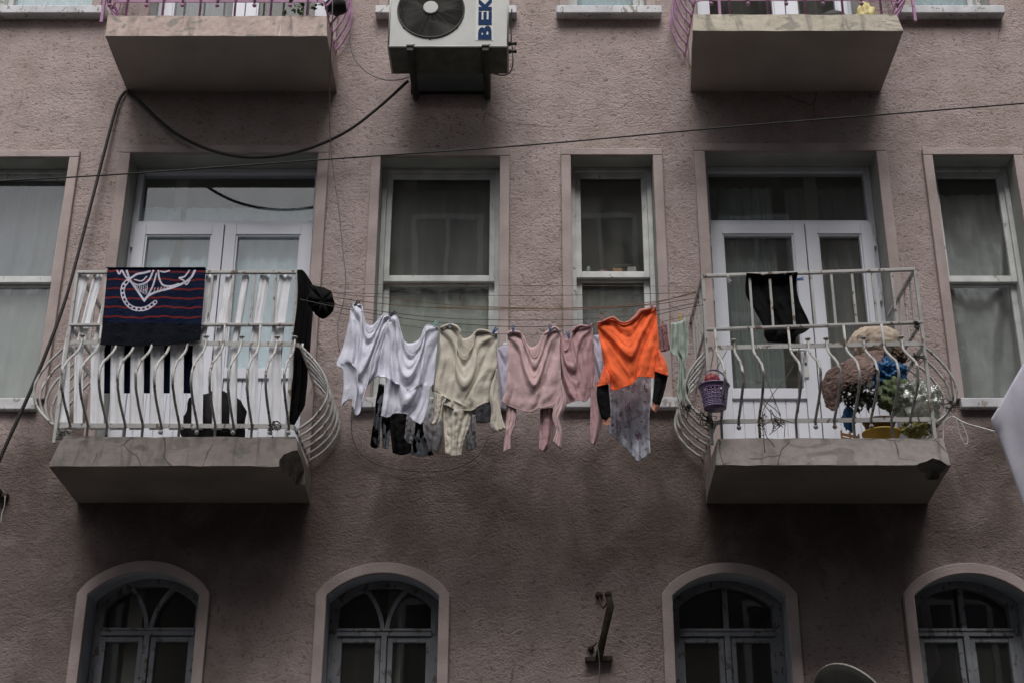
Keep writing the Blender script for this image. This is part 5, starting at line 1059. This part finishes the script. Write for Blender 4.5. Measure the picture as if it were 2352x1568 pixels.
# rope to the canvas and the canvas itself
cable('rope', 'white_rope', [P(*Z7(1725, 945), -1.0), P(*Z7(1800, 985), -1.08), P(*Z7(1880, 1008), -1.15), P(*Z7(1965, 1032), -1.22)], .005, 'white rope tied from the right balcony to the pale canvas', 'rope')
cable('rope', 'white_rope', [P(*Z7(1725, 945), -1.0), P(*Z7(1775, 985), -1.0), P(*Z7(1810, 1070), -1.0), P(*Z7(1800, 1105), -1.0), P(*Z7(1770, 1060), -1.0), P(*Z7(1745, 960), -1.0)], .004, 'loose white rope loop dangling at the right end of the balcony', 'rope')
cable('rope', 'white_rope', [P(*Z7(1720, 945), -1.0), P(*Z7(1680, 975), -.98), P(*Z7(1672, 1020), -.97), P(*Z7(1672, 1075), -.97)], .004, 'short white rope end hanging over the slab corner', 'rope')
o = tag(cloth('canvas', 'tarp', -1.25, sm([(2277, 961), (2310, 905), (2352, 832), (2440, 690)]), sm([(2440, 690), (2500, 900), (2560, 1150)]), sm([(2440, 1380), (2500, 1270), (2560, 1150)]), sm([(2277, 961), (2284, 985), (2297, 1008), (2352, 1160), (2440, 1380)], 60), lambda u, v: .09 * math.sin(6.3 * u * 1.5 + .5 + v) + .035 * math.sin(16 * u + 2 + 2 * v) + .01 * noise.noise(Vector((u * 5, v * 5, 2))), None, 50, 50, .006, Yf=lambda u, v: -1.25 - .5 * u, base=tuple(P(2290, 975, -1.25))), 'pale lilac canvas awning corner coming in from the right', 'canvas')
cloth('hem', 'tarp', -1.25, [(2278, 961), (2287, 952)], sm([(2287, 952), (2296, 985), (2310, 1006), (2366, 1158), (2452, 1375)], 60), [(2440, 1380), (2452, 1375)], sm([(2277, 961), (2284, 985), (2297, 1008), (2352, 1160), (2440, 1380)], 60), lambda u, v: .008 + .05 * math.sin(.5), o, 6, 60, .006)

# ------------------------------------------------------------------ upper balconies: a few things on them
c = P(772, 16, -.5); tag(blob((c.x, -.5, c.z), (.085, .08, .06), 3, .15, n=14).build('black_pot', 'hair', None, True, base=tuple(c)), 'black pot hung in the right side bars of the upper left balcony', 'pot')
leaves('vine', P(700, 14, -.72), (.18, .05, .05), 26, .05, 'leaf', 'sparse green vine on the pink railing of the upper left balcony', 12)
c = P(1908, 16, -.55); m = MB(); m.lathe((c.x, -.55, zUR + .003), [(.0001, 0), (.11, .0), (.135, .06), (.11, .12), (.06, .16), (.0001, .165)], 26); tag(m.build('basket', 'dark', None, True, base=(c.x, -.55, zUR)), 'black basket on the floor of the upper right balcony', 'basket')
c = P(1986, 15, -.6); tag(blob((c.x, -.6, zUR + .09), (.075, .06, .13), 9, .35, zUR + .003, 18, 2.4).build('yellow_bag', 'yellow_bag', None, True, base=(c.x, -.6, zUR)), 'yellow plastic bag standing on the upper right balcony', 'bag')

# ------------------------------------------------------------------ iron pole bracket and dish on the lower wall
o = thing('pole_bracket', tuple(P(1375, 1512, 0)), 'black iron pole bracket on the wall between the arched windows', 'bracket')
a, b, c = P(1397, 1364, -.22), P(1402, 1392, -.21), P(1374, 1516, -.04)
m = MB(); m.tube([a, b, b.lerp(c, .5), c], [.022, .025, .023, .026], 10); m.sphere(a, .026); m.build('pole', 'rust', o, True)
m = MB(); q0, q1 = P(1344, 1514, -.03), P(1407, 1512, -.03); m.bar(q0, q1, .05, .034); m.build('base_bar', 'rust', o, bevel=.004)
m = MB(); m.tube(smooth_path([P(1376, 1366, 0), P(1380, 1385, -.08), P(1386, 1395, -.14), P(1396, 1380, -.2)], 16), .006, 6); m.sphere(P(1376, 1366, -.005), .028); m.build('hook', 'rust', o, True)
m = MB(); m.sphere(P(1357, 1489, -.01), .022); m.tube([P(1357, 1489, -.01), P(1372, 1474, -.08)], .006, 6); m.build('anchor_bolt', 'rust', o, True)
m = MB(); m.tube(smooth_path([P(1371, 1476, -.12), P(1375, 1500, -.12), P(1377, 1530, -.1), P(1376, 1580, -.08)], 16), .0035, 5); m.build('string', 'grey_cord', o, True)
nrm = Vector((.72, .42, .55)).normalized(); c = P(1962, 1628, -.6); ds = thing('satellite_dish', tuple(c), 'olive grey satellite dish seen from behind at the bottom edge', 'satellite dish')
m = MB(); m.lathe(c, [(.30 * i / 10, -.075 * (1 - (i / 10) ** 2)) if i else (.0001, -.075) for i in range(11)] + [(.304, .008)], 48, nrm); m.build('reflector', 'dish', ds, True, thick=.004)
m = MB(); m.lathe(c, [(.299, .0), (.308, .0), (.308, .012), (.299, .012), (.299, .0)], 48, nrm); m.build('rim', 'dish_rim', ds, True)
m = MB(); m.tube([c - nrm * .07, c - nrm * .16 + Vector((0, .1, -.05)), Vector((c.x - .2, 0, c.z - .12))], .02, 10); m.build('arm', 'rust', ds, True)

# ------------------------------------------------------------------ houses across the street (two seen mirrored in the panes, one unseen)
def opposite(x0, x1, h, label):
    ob = thing('opposite_building', ((x0 + x1) / 2, -11.5, 0), label, 'building')
    m = MB(); m.box(x0, x1, -20, -11.5, 0, h); m.box(x0 - .1, x1 + .1, -20.1, -11.2, h, h + .3); m.build('wall', 'opposite', ob)
    fl = 0
    while 1.4 + fl * 3.3 + 2.3 < h:
        x = x0 + 1.0
        while x + 1.8 < x1:
            z = 1.4 + fl * 3.3; f_ = MB(); ring(f_, x, x + 1.2, z, z + 1.9, .09, -11.5, -11.44); f_.box(x - .12, x + 1.32, -11.5, -11.36, z - .12, z); f_.box(x + .57, x + .63, -11.5, -11.45, z, z + 1.9)
            w_ = f_.build('window', 'opp_frame', ob); MB().box(x + .09, x + 1.11, -11.5, -11.48, z + .09, z + 1.81).build('pane', 'opp_glass', w_); x += 2.6
        fl += 1
opposite(-2.9, 40, 17.5, 'tall buff house across the street, mirrored in the middle window panes')
opposite(-13.5, -3.6, 7.6, 'low buff house across the street under open sky, mirrored in the left door')
opposite(-40, -14, 17.0, 'unseen tall buff house added beyond the low one to block sky light, far left')  # unseen house, added to cut the sky fill from the left
for o in bpy.data.objects:
    if 'base' in o: del o['base']
